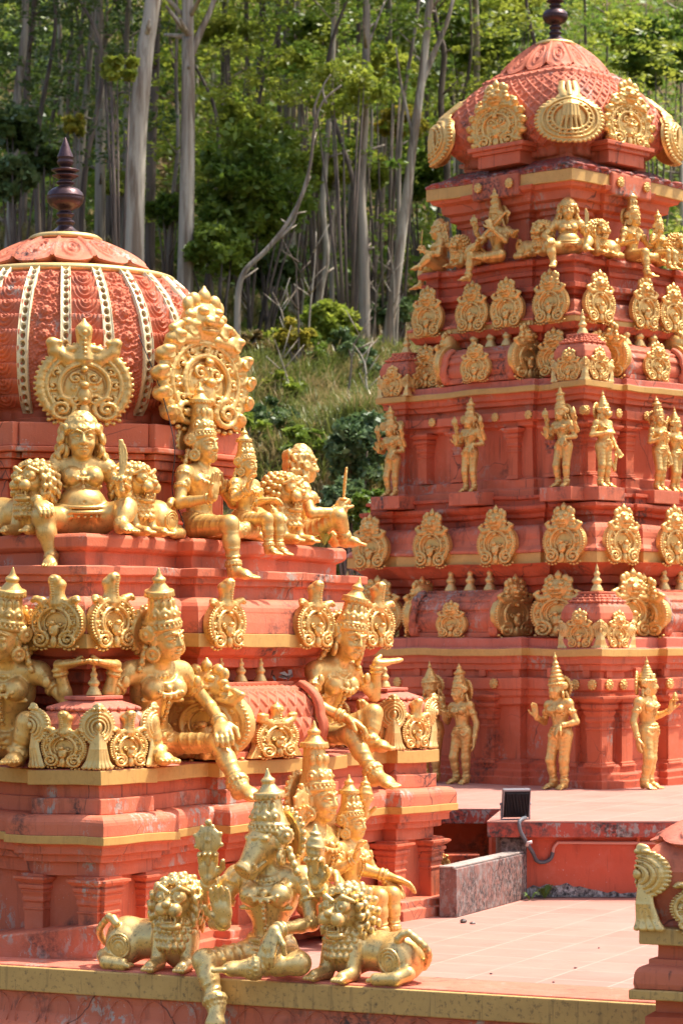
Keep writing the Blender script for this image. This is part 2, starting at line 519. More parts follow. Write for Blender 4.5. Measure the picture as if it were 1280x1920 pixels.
    # arms
    for a in arms:
        sh, el, wr = (np.array(p, np.float32) for p in a['p'])
        S.ball(sh - V3(0, 0, .006), .041 * th, k=.02)
        S.cone(sh, el, .041 * th, .033 * th, k=.02)
        m = el + (wr - el) * .3
        S.cone(el, m, .033 * th, .033 * th, k=.012); S.cone(m, wr, .033 * th, .0205, k=.012)
        ua = nrm(el - sh); fa = nrm(wr - el)
        mid = sh + (el - sh) * .45
        S.ring(mid, ua, .040 * th, .008, k=.003)
        S.beads(about(mid + ua * .012, ua, .042 * th, 16), .0075)
        o = nrm(np.cross(ua, np.cross(V3(0, -1, .2), ua)))
        S.ell(mid + o * .04 - ua * .012, (.017, .012, .024), k=.006)
        if a.get('pad', True):
            for t in about(sh + ua * .018, ua, .043 * th, 13): S.ball(t, .0095, k=.004)
        for t in (0., .018): S.ring(wr - fa * (.016 + t), fa, .0235, .0075, k=.002)
        hand(S, wr, a['d'], a['n'], a.get('curl', .35), a.get('sz', 1.05), a.get('side', 1))
    # head
    hb = basis(look, up if face != 'boar' else (0, 0, 1)); hr, hk, hu = hb; hf = -hk
    P = lambda x, y, z: head + (hr * x + hf * y + hu * z) * hs
    G = Scaled(S, hs)
    if face == 'human':
        G.ell(P(0, -.008, .018), (.058, .068, .064), hb, k=.01)
        G.ell(P(0, .018, -.022), (.047, .048, .056), hb, k=.025)
        G.ell(P(0, .044, -.060), (.020, .018, .016), hb, k=.016)
        G.cone(P(0, .062, .014), P(0, .075, -.018), .0078, .0108, k=.007)
        for sx in (-1, 1):
            G.ball(P(sx * .0095, .068, -.019), .0080, k=.004)
            G.ell(P(sx * .025, .066, .007), (.021, .014, .0125), hb, k=.004, sub=True)
            G.ell(P(sx * .024, .0535, .006), (.0165, .010, .0095), hb, k=.002)
            G.path([P(sx * .008, .062, .006), P(sx * .024, .0655, .0095), P(sx * .041, .049, .006)], .0032)
            G.path([P(sx * .010, .064, -.002), P(sx * .024, .064, -.0045), P(sx * .040, .049, .003)], .0026)
            G.path([P(sx * .008, .066, .022), P(sx * .026, .062, .029), P(sx * .046, .042, .019)], [.0045, .005, .0032], k=.004)
            G.ell(P(sx * .026, .048, -.024), (.017, .014, .015), hb, k=.014)
            G.path([P(0, .067, -.0385), P(sx * .010, .0655, -.037), P(sx * .021, .056, -.0385)], [.0052, .0048, .0022], k=.002)
            G.path([P(0, .0655, -.0475), P(sx * .009, .0635, -.0465), P(sx * .017, .056, -.042)], [.006, .0052, .0022], k=.002)
        G.path([P(-.020, .056, -.0425), P(0, .0725, -.043), P(.020, .056, -.0425)], .0022, sub=True)
        G.ball(P(0, .072, .034), .0055)
    elif face == 'monkey':
        G.ell(P(0, -.005, .015), (.058, .065, .062), hb, k=.01)
        G.ell(P(0, .05, -.028), (.04, .042, .036), hb, k=.02)
        G.ball(P(0, .085, -.012), .014, k=.006)
        G.path([P(-.032, .07, -.04), P(0, .09, -.038), P(.032, .07, -.04)], .006, k=.002)
        for sx in (-1, 1):
            G.ball(P(sx * .024, .055, .012), .014, k=.003); G.path([P(sx * .008, .062, .024), P(sx * .04, .05, .022)], .007, k=.004)
    else:                        # boar
        G.ell(P(0, -.005, .012), (.060, .072, .062), hb, k=.01)
        G.cone(P(0, .03, -.005), P(0, .092, -.062), .053, .033, k=.022)
        G.disc(P(0, .112, -.080), hf * .8 - hu * .6, .031, .008, k=.008)
        for sx in (-1, 1):
            G.ball(P(sx * .011, .124, -.082), .006, sub=True)
            G.ell(P(sx * .042, .046, .020), (.017, .016, .013), hb, k=.003)
            G.path([P(sx * .018, .075, .024), P(sx * .052, .03, .032)], .007, k=.004)
            G.path([P(sx * .028, .085, -.085), P(sx * .042, .098, -.060)], [.009, .004])
            G.path([P(sx * .026, .108, -.092), P(sx * .044, .05, -.056)], .005, k=.002)
        G.cone(P(0, .025, -.045), P(0, .082, -.098), .032, .020, k=.008)
    for sx in (-1, 1):           # ears and ear rings
        G.ell(P(sx * .060, -.005, -.002), (.011, .018, .028), hb, k=.004)
        G.ring(P(sx * .066, .0, -.048), hr * 1 + hf * .5, .020, .0095)
        G.ball(P(sx * .066, .0, -.048), .011)
    out = {'body': S}
    # crown or hair
    C0 = Sdf(head - V3(.2, .2, .26) * hs, head + V3(.2, .2, .36 * max(tall, 1)) * hs, vox); C = Scaled(C0, hs)
    if crown == 'tall':
        L = .20 * tall
        C.cone(P(0, -.012, .035), P(0, -.012, .05), .064, k=.0)
        C.cone(P(0, -.014, .06), P(0, -.02, .05 + L * .72), .053, .040, k=.006)
        C.ring(P(0, -.01, .036), hu + hf * -.15, .063, .009, k=.002)
        C.ring(P(0, -.012, .058), hu + hf * -.15, .063, .007, k=.002)
        C.beads(about(P(0, -.010, .047), hu + hf * -.15, .068 * hs, 24), .0062)
        for k in range(5):
            an = (k - 2) * .62
            q = hf * math.cos(an) + hr * math.sin(an)
            c = P(0, -.014, .088) + q * .052 * hs
            C.ell(c, (.020, .012, .028), np.stack([np.cross(q, hu), q, hu]), k=.004)
            C.ring(c + q * .006 * hs, q, .017, .0045); C.ball(c + q * .012 * hs, .008)
            C.ell(P(0, -.016, .05 + L * .5) + q * .045 * hs, (.011, .009, .020), np.stack([np.cross(q, hu), q, hu]), k=.003)
        z = .05 + L * .74
        C.disc(P(0, -.02, z + .006), hu, .050, .006, k=.003)
        C.beads(about(P(0, -.02, z - .004), hu, .051 * hs, 20), .0055)
        C.cone(P(0, -.02, z + .018), P(0, -.02, z + .045), .038, .018, k=.004)
        C.ring(P(0, -.02, z + .052), hu, .015, .010); C.ball(P(0, -.02, z + .058), .016); C.cone(P(0, -.02, z + .065), P(0, -.02, z + .092), .012, .004)
    elif crown == 'cone':
        for i in range(6): C.ring(P(0, -.01, .04 + i * .026 * tall), hu, .062 - i * .0095, .013, k=.004)
        C.cone(P(0, -.01, .03), P(0, -.01, .04 + .15 * tall), .064, .014, k=.004)
        C.ball(P(0, -.01, .05 + .16 * tall), .017); C.cone(P(0, -.01, .06 + .16 * tall), P(0, -.01, .10 + .16 * tall), .010, .003)
        C.beads(about(P(0, -.008, .04), hu, .071 * hs, 20), .009)
        for sx in (-1, 0, 1): C.ell(P(sx * .04, .05 - .02 * abs(sx), .068), (.016, .01, .026), hb, k=.003)
    if crown == 'hair':
        rng = random.Random(5)
        C.ell(P(0, -.016, .028), (.066, .070, .066), hb, k=.01)
        for lv, rr, cn, of in ((.044, .064, 9, 0), (.072, .050, 7, .2), (.094, .026, 5, .1)):
            for th in np.linspace(-1.95, 1.95, cn):
                q = hf * math.cos(th + of) + hr * math.sin(th + of)
                c = P(0, -.012, lv) + q * rr * hs
                C.ring(c, q * (.9 if lv < .09 else .4) + hu * .6, .0135, .0085, k=.002); C.ball(c + q * .003 * hs, .0075)
        for sx in (-1, 1):
            for col_, y0 in ((0, .012), (1, -.018), (2, -.046)):
                for i in range(6):
                    c = P(sx * (.066 + .009 * i + .007 * math.sin(i * 2.1 + col_)), y0 - .006 * i, .035 - .036 * i)
                    C.ring(c, hr * sx + hf * .4 + hu * rng.uniform(-.3, .3), .014, .010, k=.003); C.ball(c, .009)
        for i in range(5):
            for x in (-.045, -.015, .015, .045): C.ell(P(x, -.075, .05 - .045 * i), (.02, .016, .03), hb, k=.006)
    else:
        for sx in (-1, 1):       # ear flowers and side locks
            c = P(sx * .074, -.018, .022)
            C.disc(c, hr * sx + hf * .35, .024, .005, k=.003); C.ring(c + hr * sx * .006, hr * sx + hf * .35, .020, .005); C.ball(c + hr * sx * .008, .010)
            C.beads(about(c, hr * sx + hf * .35, .027 * hs, 12), .0065)
            for i in range(4): C.ball(P(sx * (.064 + .012 * i), -.035, -.03 - .024 * i), .016 - .001 * i, k=.008)
        if disc:
            C.disc(P(0, -.088, .015), hf, .078, .008, k=.003)
            C.ring(P(0, -.084, .015), hf, .076, .011); C.ring(P(0, -.088, .015), hf, .050, .010)
            C.beads(about(P(0, -.088, .015), hf, .088 * hs, 22), .010)
    out['hair' if crown == 'hair' else 'crown'] = C0
    for it in items:
        nm, fn, l2, h2 = it
        K = Sdf(np.array(l2) - .03, np.array(h2) + .03, vox)
        fn(K); out[nm] = K
    return {k: v.mesh(name + '_' + k, mat) for k, v in out.items()}

# things held in hands
def blade(a, b, bend=.03, wd=.020):
    a, b = np.array(a, np.float32), np.array(b, np.float32)
    def fn(K):
        d = b - a; pts = []
        for t in np.linspace(0, 1, 9): pts.append(a + d * t + V3(1, 0, 0) * bend * math.sin(t * 2.4))
        for i in range(8):
            w = wd * (.62 + .7 * math.sin(min(1, i / 5.) * 1.6)) * (1 if i < 6 else (8 - i) / 2.4)
            for o in (-.6, 0, .6): K.cone(pts[i] + V3(o * w, 0, 0), pts[i + 1] + V3(o * w * .8, 0, 0), .007)
        K.cone(a - nrm(d) * .06, a, .012, .012); K.ring(a, d, .017, .008); K.ball(a - nrm(d) * .065, .016)
    return ('knife', fn, np.minimum(a, b) - .09, np.maximum(a, b) + .06)

def wheel(c):
    c = np.array(c, np.float32)
    def fn(K):
        K.disc(c, (0, 1, 0), .034, .007); K.ring(c, (0, 1, 0), .040, .009); K.ball(c, .016)
        K.beads(about(c, (0, 1, 0), .050, 8), .009)
        K.cone(c + V3(0, 0, -.085), c + V3(0, 0, -.045), .009, .012); K.ball(c + V3(0, 0, .062), .013)
    return ('discus', fn, c - .1, c + .09)

def conch(c):
    c = np.array(c, np.float32)
    def fn(K):
        K.ell(c, (.034, .030, .050), k=0); K.cone(c + V3(0, 0, .03), c + V3(0, 0, .078), .020, .006, k=.01)
        K.cone(c + V3(0, 0, -.085), c + V3(0, 0, -.03), .010, .02, k=.008)
        for z in (-.02, .005, .03, .05): K.ring(c + V3(0, 0, z), (.2, 0, 1), .031 - abs(z) * .3, .006, k=.003)
    return ('conch', fn, c - .1, c + .1)

def lotus(c):
    c = np.array(c, np.float32)
    def fn(K):
        K.cone(c + V3(0, 0, -.06), c, .008, .010); K.ell(c + V3(0, 0, .022), (.018, .018, .032))
        for p in about(c + V3(0, 0, .010), (0, 0, 1), .016, 6): K.ell(p, (.011, .011, .024), k=.002)
    return ('lotus_bud', fn, c - .08, c + .08)

def arm(sh, el, wr, d, n, curl=.35, side=1, **k):
    return dict(p=(sh, el, wr), d=d, n=n, curl=curl, side=side, **k)

SL, SR = (-.125, .05, .335), (.125, .05, .335)
SEAT = dict(pel=(0, .05, .075), neck=(0, .045, .375), head=(0, .03, .475), shl=SL, shr=SR, hipl=(-.065, .02, .065), hipr=(.065, .02, .065))

def build_statues():
    B = {}
    # broad woman with a blade, one leg hanging
    B['woman'] = figure('woman', dict(SEAT, knl=(-.205, -.15, .085), anl=(-.165, -.17, -.115), tol=(-.19, -.275, -.155), knr=(.20, -.10, .13), anr=(.165, -.19, .045), tor=(.205, -.285, .015)),
        [arm(SL, (-.255, .0, .20), (-.225, -.13, .155), (.25, -.8, -.35), (.2, -.3, -.9), .5),
         arm(SR, (.215, .02, .18), (.185, -.13, .20), (-.15, -.35, .9), (-.6, -.6, 0), .95)],
        crown='hair', th=1.0, hs=1.27, fat=1.02, belly=1.14, cloth=False, items=[blade((.168, -.175, .275), (.155, -.16, .455), .02)])
    B['crouched_woman'] = figure('crouched_woman', dict(SEAT, knl=(-.17, -.15, .17), anl=(-.12, -.20, .045), tol=(-.15, -.30, .015), knr=(.19, -.12, .15), anr=(.12, -.20, .045), tor=(.14, -.30, .015)),
        [arm(SL, (-.215, .02, .19), (-.15, -.15, .205), (.2, -.4, .8), (.6, -.6, 0), .95, side=-1),
         arm(SR, (.20, .02, .20), (.10, -.16, .19), (-.6, -.5, .1), (0, -.2, 1), .6)],
        crown='hair', th=.92, hs=1.22, fat=.95, items=[blade((-.138, -.19, .275), (-.13, -.21, .46), .015, .024)])
    # crowned man, one leg hanging, palm raised, other arm round a companion
    man = dict(SEAT, neck=(0, .045, .385), head=(0, .025, .49), knl=(-.12, -.23, .07), anl=(-.13, -.265, -.165), tol=(-.13, -.385, -.20), knr=(.21, -.13, .06), anr=(.0, -.19, .045), tor=(-.085, -.225, .04))
    B['man'] = figure('man', man,
        [arm((-.13, .05, .345), (-.21, .02, .18), (-.17, -.165, .205), (0, -.1, 1), (0, -1, -.1), .12, side=-1),
         arm((.13, .05, .345), (.235, .0, .20), (.30, -.12, .21), (.5, -.7, .1), (-.2, 0, -1), .4)], female=False, fat=.95)
    # crowned man with four arms (front of the terrace)
    B['man4'] = figure('man4', man,
        [arm((-.13, .05, .345), (-.21, .02, .18), (-.17, -.165, .205), (.1, -.6, -.8), (0, -.5, -1), .4, side=-1),
         arm((.13, .05, .345), (.22, .0, .20), (.27, -.15, .16), (.4, -.8, -.3), (-.2, -.2, -1), .3),
         arm((-.13, .07, .35), (-.23, .06, .25), (-.235, -.02, .37), (0, -.1, 1), (0, -1, 0), .5, pad=False),
         arm((.13, .07, .35), (.24, .06, .26), (.25, -.02, .38), (0, -.1, 1), (0, -1, 0), .5, pad=False)],
        female=False, fat=.95, tall=1.0, items=[conch((.25, -.045, .50)), wheel((-.235, -.045, .50))])
    # small goddess, both legs hanging
    B['lady'] = figure('lady', dict(SEAT, knl=(-.07, -.20, .07), anl=(-.065, -.215, -.15), tol=(-.07, -.30, -.185), knr=(.07, -.20, .07), anr=(.065, -.215, -.15), tor=(.07, -.30, -.185)),
        [arm(SL, (-.205, .0, .22), (-.18, -.11, .29), (.1, -.2, 1), (.2, -1, 0), .5, side=-1),
         arm(SR, (.20, .02, .20), (.13, -.14, .125), (-.2, -.8, -.4), (0, -.3, -1), .3)], fat=.85, crown='tall', tall=.75, disc=False)
    # player of a long lute
    def lute(K):
        a, b = V3(-.20, -.215, .10), V3(.24, -.10, .50)
        K.ell(a + (b - a) * .10, (.050, .045, .085), basis((.3, -1, 0), b - a), k=0)
        K.path([a, a + (b - a) * .35, b], [.03, .020, .015], k=.01)
        K.path([b, b + V3(.04, 0, .012), b + V3(.062, 0, -.012), b + V3(.045, 0, -.035)], [.015, .016, .014, .011])
    B['lutist'] = figure('lutist', dict(man, knl=(-.14, -.22, .07), anl=(-.15, -.255, -.165), tol=(-.17, -.37, -.20)),
        [arm((-.13, .05, .345), (-.20, -.03, .19), (-.06, -.20, .22), (.8, -.3, .4), (0, .3, -1), .6, side=-1),
         arm((.13, .05, .345), (.20, -.05, .21), (.105, -.18, .345), (-.3, -.2, 1), (-.5, .5, 0), .8),
         arm((-.13, .07, .35), (-.24, .06, .27), (-.255, -.02, .36), (0, -.1, 1), (0, -1, 0), .5, pad=False),
         arm((.13, .07, .35), (.25, .05, .27), (.31, -.06, .26), (.8, -.4, .1), (0, -.4, 1), .3, pad=False)],
        female=False, fat=.92, look=(-.5, -1, -.15), items=[('lute', lute, (-.28, -.3, .02), (.34, .02, .56)), wheel((-.258, -.045, .47))])
    # woman holding up the cornice with one hand
    B['bearer'] = figure('bearer', dict(SEAT, neck=(-.035, -.035, .375), head=(-.045, -.10, .465), shl=(-.155, -.02, .335), shr=(.09, -.02, .335), hipl=(-.065, .02, .07), knl=(-.15, -.14, .155), anl=(-.115, -.15, .03), tol=(-.13, -.25, .015),
        knr=(.11, -.225, .075), anr=(.11, -.36, -.09), tor=(.12, -.465, -.125)),
        [arm((-.155, -.02, .335), (-.275, -.05, .225), (-.25, -.08, .365), (-.95, -.2, .1), (0, 0, 1), .05),
         arm((.09, -.02, .335), (.18, -.08, .205), (.13, -.215, .145), (-.35, -.6, -.35), (0, -.3, -1), .45)],
        look=(.25, -1, -.12), fat=.78, th=.71, hs=1.05, tall=.72, vox=.0044)
    # boar headed deity with four arms
    B['boar'] = figure('boar', dict(SEAT, pel=(0, .04, .075), neck=(0, .03, .37), head=(.0, .01, .465), knl=(-.195, -.13, .055), anl=(-.135, -.19, -.095), tol=(-.13, -.235, -.185),
        knr=(.155, -.17, .06), anr=(-.01, -.215, .045), tor=(-.115, -.235, .04)),
        [arm((-.13, .06, .34), (-.225, .04, .265), (-.20, -.06, .335), (0, -.05, 1), (.2, -1, 0), .8, pad=False),
         arm((-.13, .04, .33), (-.185, -.02, .175), (-.115, -.165, .195), (-.1, -.15, 1), (.1, -1, 0), .1, side=-1),
         arm((.13, .06, .34), (.22, .03, .245), (.195, -.07, .325), (0, -.05, 1), (-.2, -1, 0), .8, pad=False),
         arm((.13, .04, .33), (.175, -.06, .185), (.075, -.20, .175), (-.25, -.35, -.9), (.2, .5, -.6), .25)],
        face='boar', look=(-.62, -.80, -.1), fat=.86, tall=.70, th=.74, hs=1.05, vox=.0044, mat=BRASS, items=[wheel((-.193, -.085, .475)), conch((.195, -.09, .455))])
    # standing figures
    ST = dict(pel=(0, 0, .52), neck=(0, .01, .815), head=(0, -.01, .915), shl=(-.12, .01, .78), shr=(.12, .01, .78), hipl=(-.06, 0, .50), hipr=(.06, 0, .50),
        knl=(-.065, -.03, .27), anl=(-.065, .0, .05), tol=(-.085, -.11, .012), knr=(.06, -.015, .27), anr=(.065, .01, .05), tor=(.085, -.10, .012))
    sway = dict(ST, pel=(.03, 0, .52), hipl=(-.03, 0, .50), hipr=(.09, 0, .50), knl=(-.05, -.05, .27), anl=(-.05, .0, .05), knr=(.075, -.01, .27), shl=(-.125, .01, .77), shr=(.115, .01, .79), head=(-.012, -.01, .915))
    v = .0072
    B['greeter'] = figure('greeter', sway, [arm((-.125, .01, .77), (-.185, .02, .61), (-.175, -.11, .66), (-.1, -.1, 1), (0, -1, 0), .12, side=-1),
        arm((.115, .01, .79), (.19, .03, .62), (.11, -.10, .585), (-.35, -.4, -.7), (0, .3, -1), .5)], vox=v, crown='cone', tall=1.3)
    B['bud_bearer'] = figure('bud_bearer', dict(sway, head=(.01, -.01, .915)), [arm((-.125, .01, .77), (-.185, .03, .60), (-.195, -.02, .45), (0, -.1, -1), (.6, -.5, 0), .25),
        arm((.115, .01, .79), (.20, .02, .63), (.225, -.12, .69), (.05, -.2, 1), (-.3, -1, 0), .6)], vox=v, crown='cone', tall=.8, look=(.45, -1, 0), items=[lotus((.23, -.16, .80))])
    B['attendant'] = figure('attendant', sway, [arm((-.125, .01, .77), (-.18, .0, .62), (-.11, -.12, .66), (.3, -.4, .7), (0, -1, 0), .5),
        arm((.115, .01, .79), (.185, .03, .61), (.20, -.02, .455), (0, -.1, -1), (-.6, -.5, 0), .3)], vox=v, crown='tall', tall=.8, look=(-.4, -1, -.05))
    def four(fem, **k):
        return [arm((-.12, .01, .78), (-.185, .03, .62), (-.15, -.11, .62), (0, -.2, 1), (0, -1, 0), .12, side=-1),
            arm((.12, .01, .78), (.185, .03, .62), (.13, -.11, .60), (-.2, -.4, -.8), (0, .3, -1), .4),
            arm((-.12, .03, .78), (-.21, .04, .69), (-.22, -.03, .80), (0, -.1, 1), (0, -1, 0), .6, pad=False),
            arm((.12, .03, .78), (.21, .04, .69), (.22, -.03, .80), (0, -.1, 1), (0, -1, 0), .6, pad=False)]
    B['four_armed_man'] = figure('four_armed_man', ST, four(0), vox=v, female=False, tall=.95, items=[wheel((-.225, -.055, .915)), conch((.225, -.055, .905))])
    B['four_armed_woman'] = figure('four_armed_woman', sway, four(1), vox=v, tall=1.05, items=[wheel((-.225, -.055, .915)), conch((.225, -.055, .905))])
    def tailfn(K):
        K.path([V3(.05, .06, .48), V3(.16, .03, .36), V3(.19, -.02, .22), V3(.20, -.03, .34), V3(.235, -.03, .44), V3(.29, -.03, .43)], [.022, .022, .02, .017, .016, .014], k=.01)
    B['monkey_headed'] = figure('monkey_headed', dict(ST, pel=(.02, 0, .52)), [arm((-.12, .01, .78), (-.20, .02, .63), (-.06, -.115, .66), (.8, -.2, .2), (0, .5, -.4), .4),
        arm((.12, .01, .78), (.19, .03, .62), (.20, -.05, .47), (.3, -.3, -.8), (-.5, -.6, 0), .5)], vox=v, female=False, face='monkey', crown='cone', tall=.9, look=(.3, -1, 0), items=[('tail', tailfn, (.0, -.1, .15), (.36, .12, .56))])
    B['lion'] = lion()
    for k in ('bearer', 'lion', 'woman'):
        B[k + '_mirror'] = {n: mirrored(m) for n, m in B[k].items()}
    return B

def lion(vox=.0050):
    S = Sdf((-.28, -.34, -.02), (.62, .26, .62), vox); M = Sdf((-.28, -.34, .0), (.34, .26, .62), vox)
    rng = random.Random(3)
    S.ell((.0, .0, .18), (.125, .12, .18), k=.03)
    S.cone((.04, .04, .165), (.32, .05, .15), .118, .112, k=.05)
    S.ell((.36, .05, .14), (.125, .125, .138), k=.04)
    S.ell((.35, -.045, .115), (.105, .055, .105), k=.02)
    for r in (.085, .062, .038): S.ring((.35, -.094, .125), (0, 1, .1), r * .8, .0075, k=.003)
    S.path([(.46, -.06, .06), (.42, -.12, .035), (.30, -.15, .03)], [.045, .038, .036], k=.02)
    for i in range(4): S.cone((.29, -.165 + .018 * i, .028), (.255, -.172 + .02 * i, .022), .014, .012, k=.003)
    for sx in (-1, 1):
        S.path([(sx * .085, -.06, .20), (sx * .095, -.10, .05)], [.058, .045], k=.02)
        S.cone((sx * .095, -.10, .04), (sx * .10, -.21, .03), .042, .036, k=.02)
        for i in range(4): S.cone((sx * .10 - .027 + .018 * i, -.22, .03), (sx * .10 - .03 + .02 * i, -.262, .02), .015, .012, k=.003)
    S.path([(.46 + .07 * math.sin(t * 3.4), .10 - .13 * t, .08 + .20 * t) for t in np.linspace(0, 1, 9)] + [(.41, -.04, .27), (.385, -.05, .245)], [.02] * 8 + [.02, .024, .026], k=.01)
    # face
    S.ball((0, -.05, .375), .105, k=.03)
    S.ell((0, -.135, .345), (.070, .060, .042), k=.02)
    for sx in (-1, 1): S.ball((sx * .042, -.175, .342), .044, k=.008)
    S.ell((0, -.208, .378), (.030, .024, .022), k=.006)
    S.path([(0, -.13, .405), (0, -.19, .378)], [.028, .022], k=.015)
    S.ell((0, -.130, .250), (.070, .062, .030), k=.02)
    S.ell((0, -.175, .292), (.072, .075, .026), k=.006, sub=True)
    S.ell((0, -.145, .276), (.036, .05, .014), k=.004)
    for x in (-.046, -.03, -.013, .013, .03, .046): S.cone((x, -.175 + abs(x) * .5, .308), (x, -.178 + abs(x) * .5, .292), .0085, .004)
    for sx in (-1, 1):
        S.cone((sx * .04, -.165, .275), (sx * .042, -.168, .305), .009, .004)
        S.ball((sx * .056, -.130, .412), .042, k=.006); S.ring((sx * .057, -.160, .412), (sx * .3, -1, .1), .027, .008); S.ball((sx * .058, -.168, .412), .013)
        S.path([(sx * .016, -.15, .440), (sx * .06, -.155, .466), (sx * .105, -.105, .44)], [.014, .017, .012], k=.005)
        S.ell((sx * .105, -.03, .455), (.022, .02, .034), k=.006)
    for i in range(6): S.cone(((i - 2.5) * .02, -.13, .245), ((i - 2.5) * .026, -.12, .205), .013, .006, k=.004)
    # mane: curls round the face, locks over the chest
    M.ell((0, .03, .36), (.14, .10, .135), k=.02)
    for row, (rr, y0, n) in enumerate(((.128, -.072, 13), (.145, -.04, 15), (.150, -.01, 15), (.150, .045, 14), (.115, .09, 11))):
        for i in range(n):
            a = -2.4 + 4.8 * i / (n - 1) + (.16 if row % 2 else 0)
            o = V3(math.sin(a), 0, math.cos(a)); c = V3(0, y0, .36) + o * rr
            q = nrm(o + V3(0, -.55 if row < 2 else .35, 0)); w = nrm(np.cross(q, V3(0, 1, 0)))
            t1 = c + q * .022 + w * .010 - V3(0, .004, .010); t2 = c + q * .030 - V3(0, .006, .034) + w * .016
            M.path([c - q * .03, c, t1, t2], [.022, .025, .021, .009], k=.006)
            M.path([c - q * .01 + V3(0, -.020, 0), t1 + V3(0, -.014, 0)], [.006, .004], k=.002)
    for i in range(3): M.ring((-.045 + .045 * i, -.11, .485 + .016 * (i == 1)), (0, -1, .5), .016, .011, k=.003); M.ball((-.045 + .045 * i, -.118, .487 + .016 * (i == 1)), .010)
    for row in range(4):
        for i in range(8 - row):
            x = (i - (7 - row) / 2) * .033
            z = .262 - row * .042; y = -.118 - .012 * row + abs(x) * .55
            M.path([(x, y + .01, z + .03), (x * 1.08, y - .018, z), (x * 1.15, y - .004, z - .034)], [.019, .021, .007], k=.005)
    return {'body': S.mesh('lion_body', GOLD), 'mane': M.mesh('lion_mane', GOLD)}

# ---------------------------------------------------------------- reliefs of gold plaster
def spiral(S, c, r, turns=1.6, flip=1, th=.03, y=-.05, a0=0., k=.01):
    pts = []; rad = []
    for t in np.linspace(0, 1, 22):
        a = a0 + flip * t * turns * 2 * math.pi; q = r * (1 - .82 * t)
        pts.append((c[0] + q * math.cos(a), y - .02 * t, c[1] + q * math.sin(a))); rad.append(th * (1 - .45 * t))
    S.path(pts, rad, k=k); S.ball((c[0], y - .02, c[1]), th * .9, k=.004)

def arch(c, rx, rz, a0, a1, n=18, y=-.05):
    return [(c[0] + rx * math.cos(t), y, c[1] + rz * math.sin(t)) for t in np.linspace(R(a0), R(a1), n)]

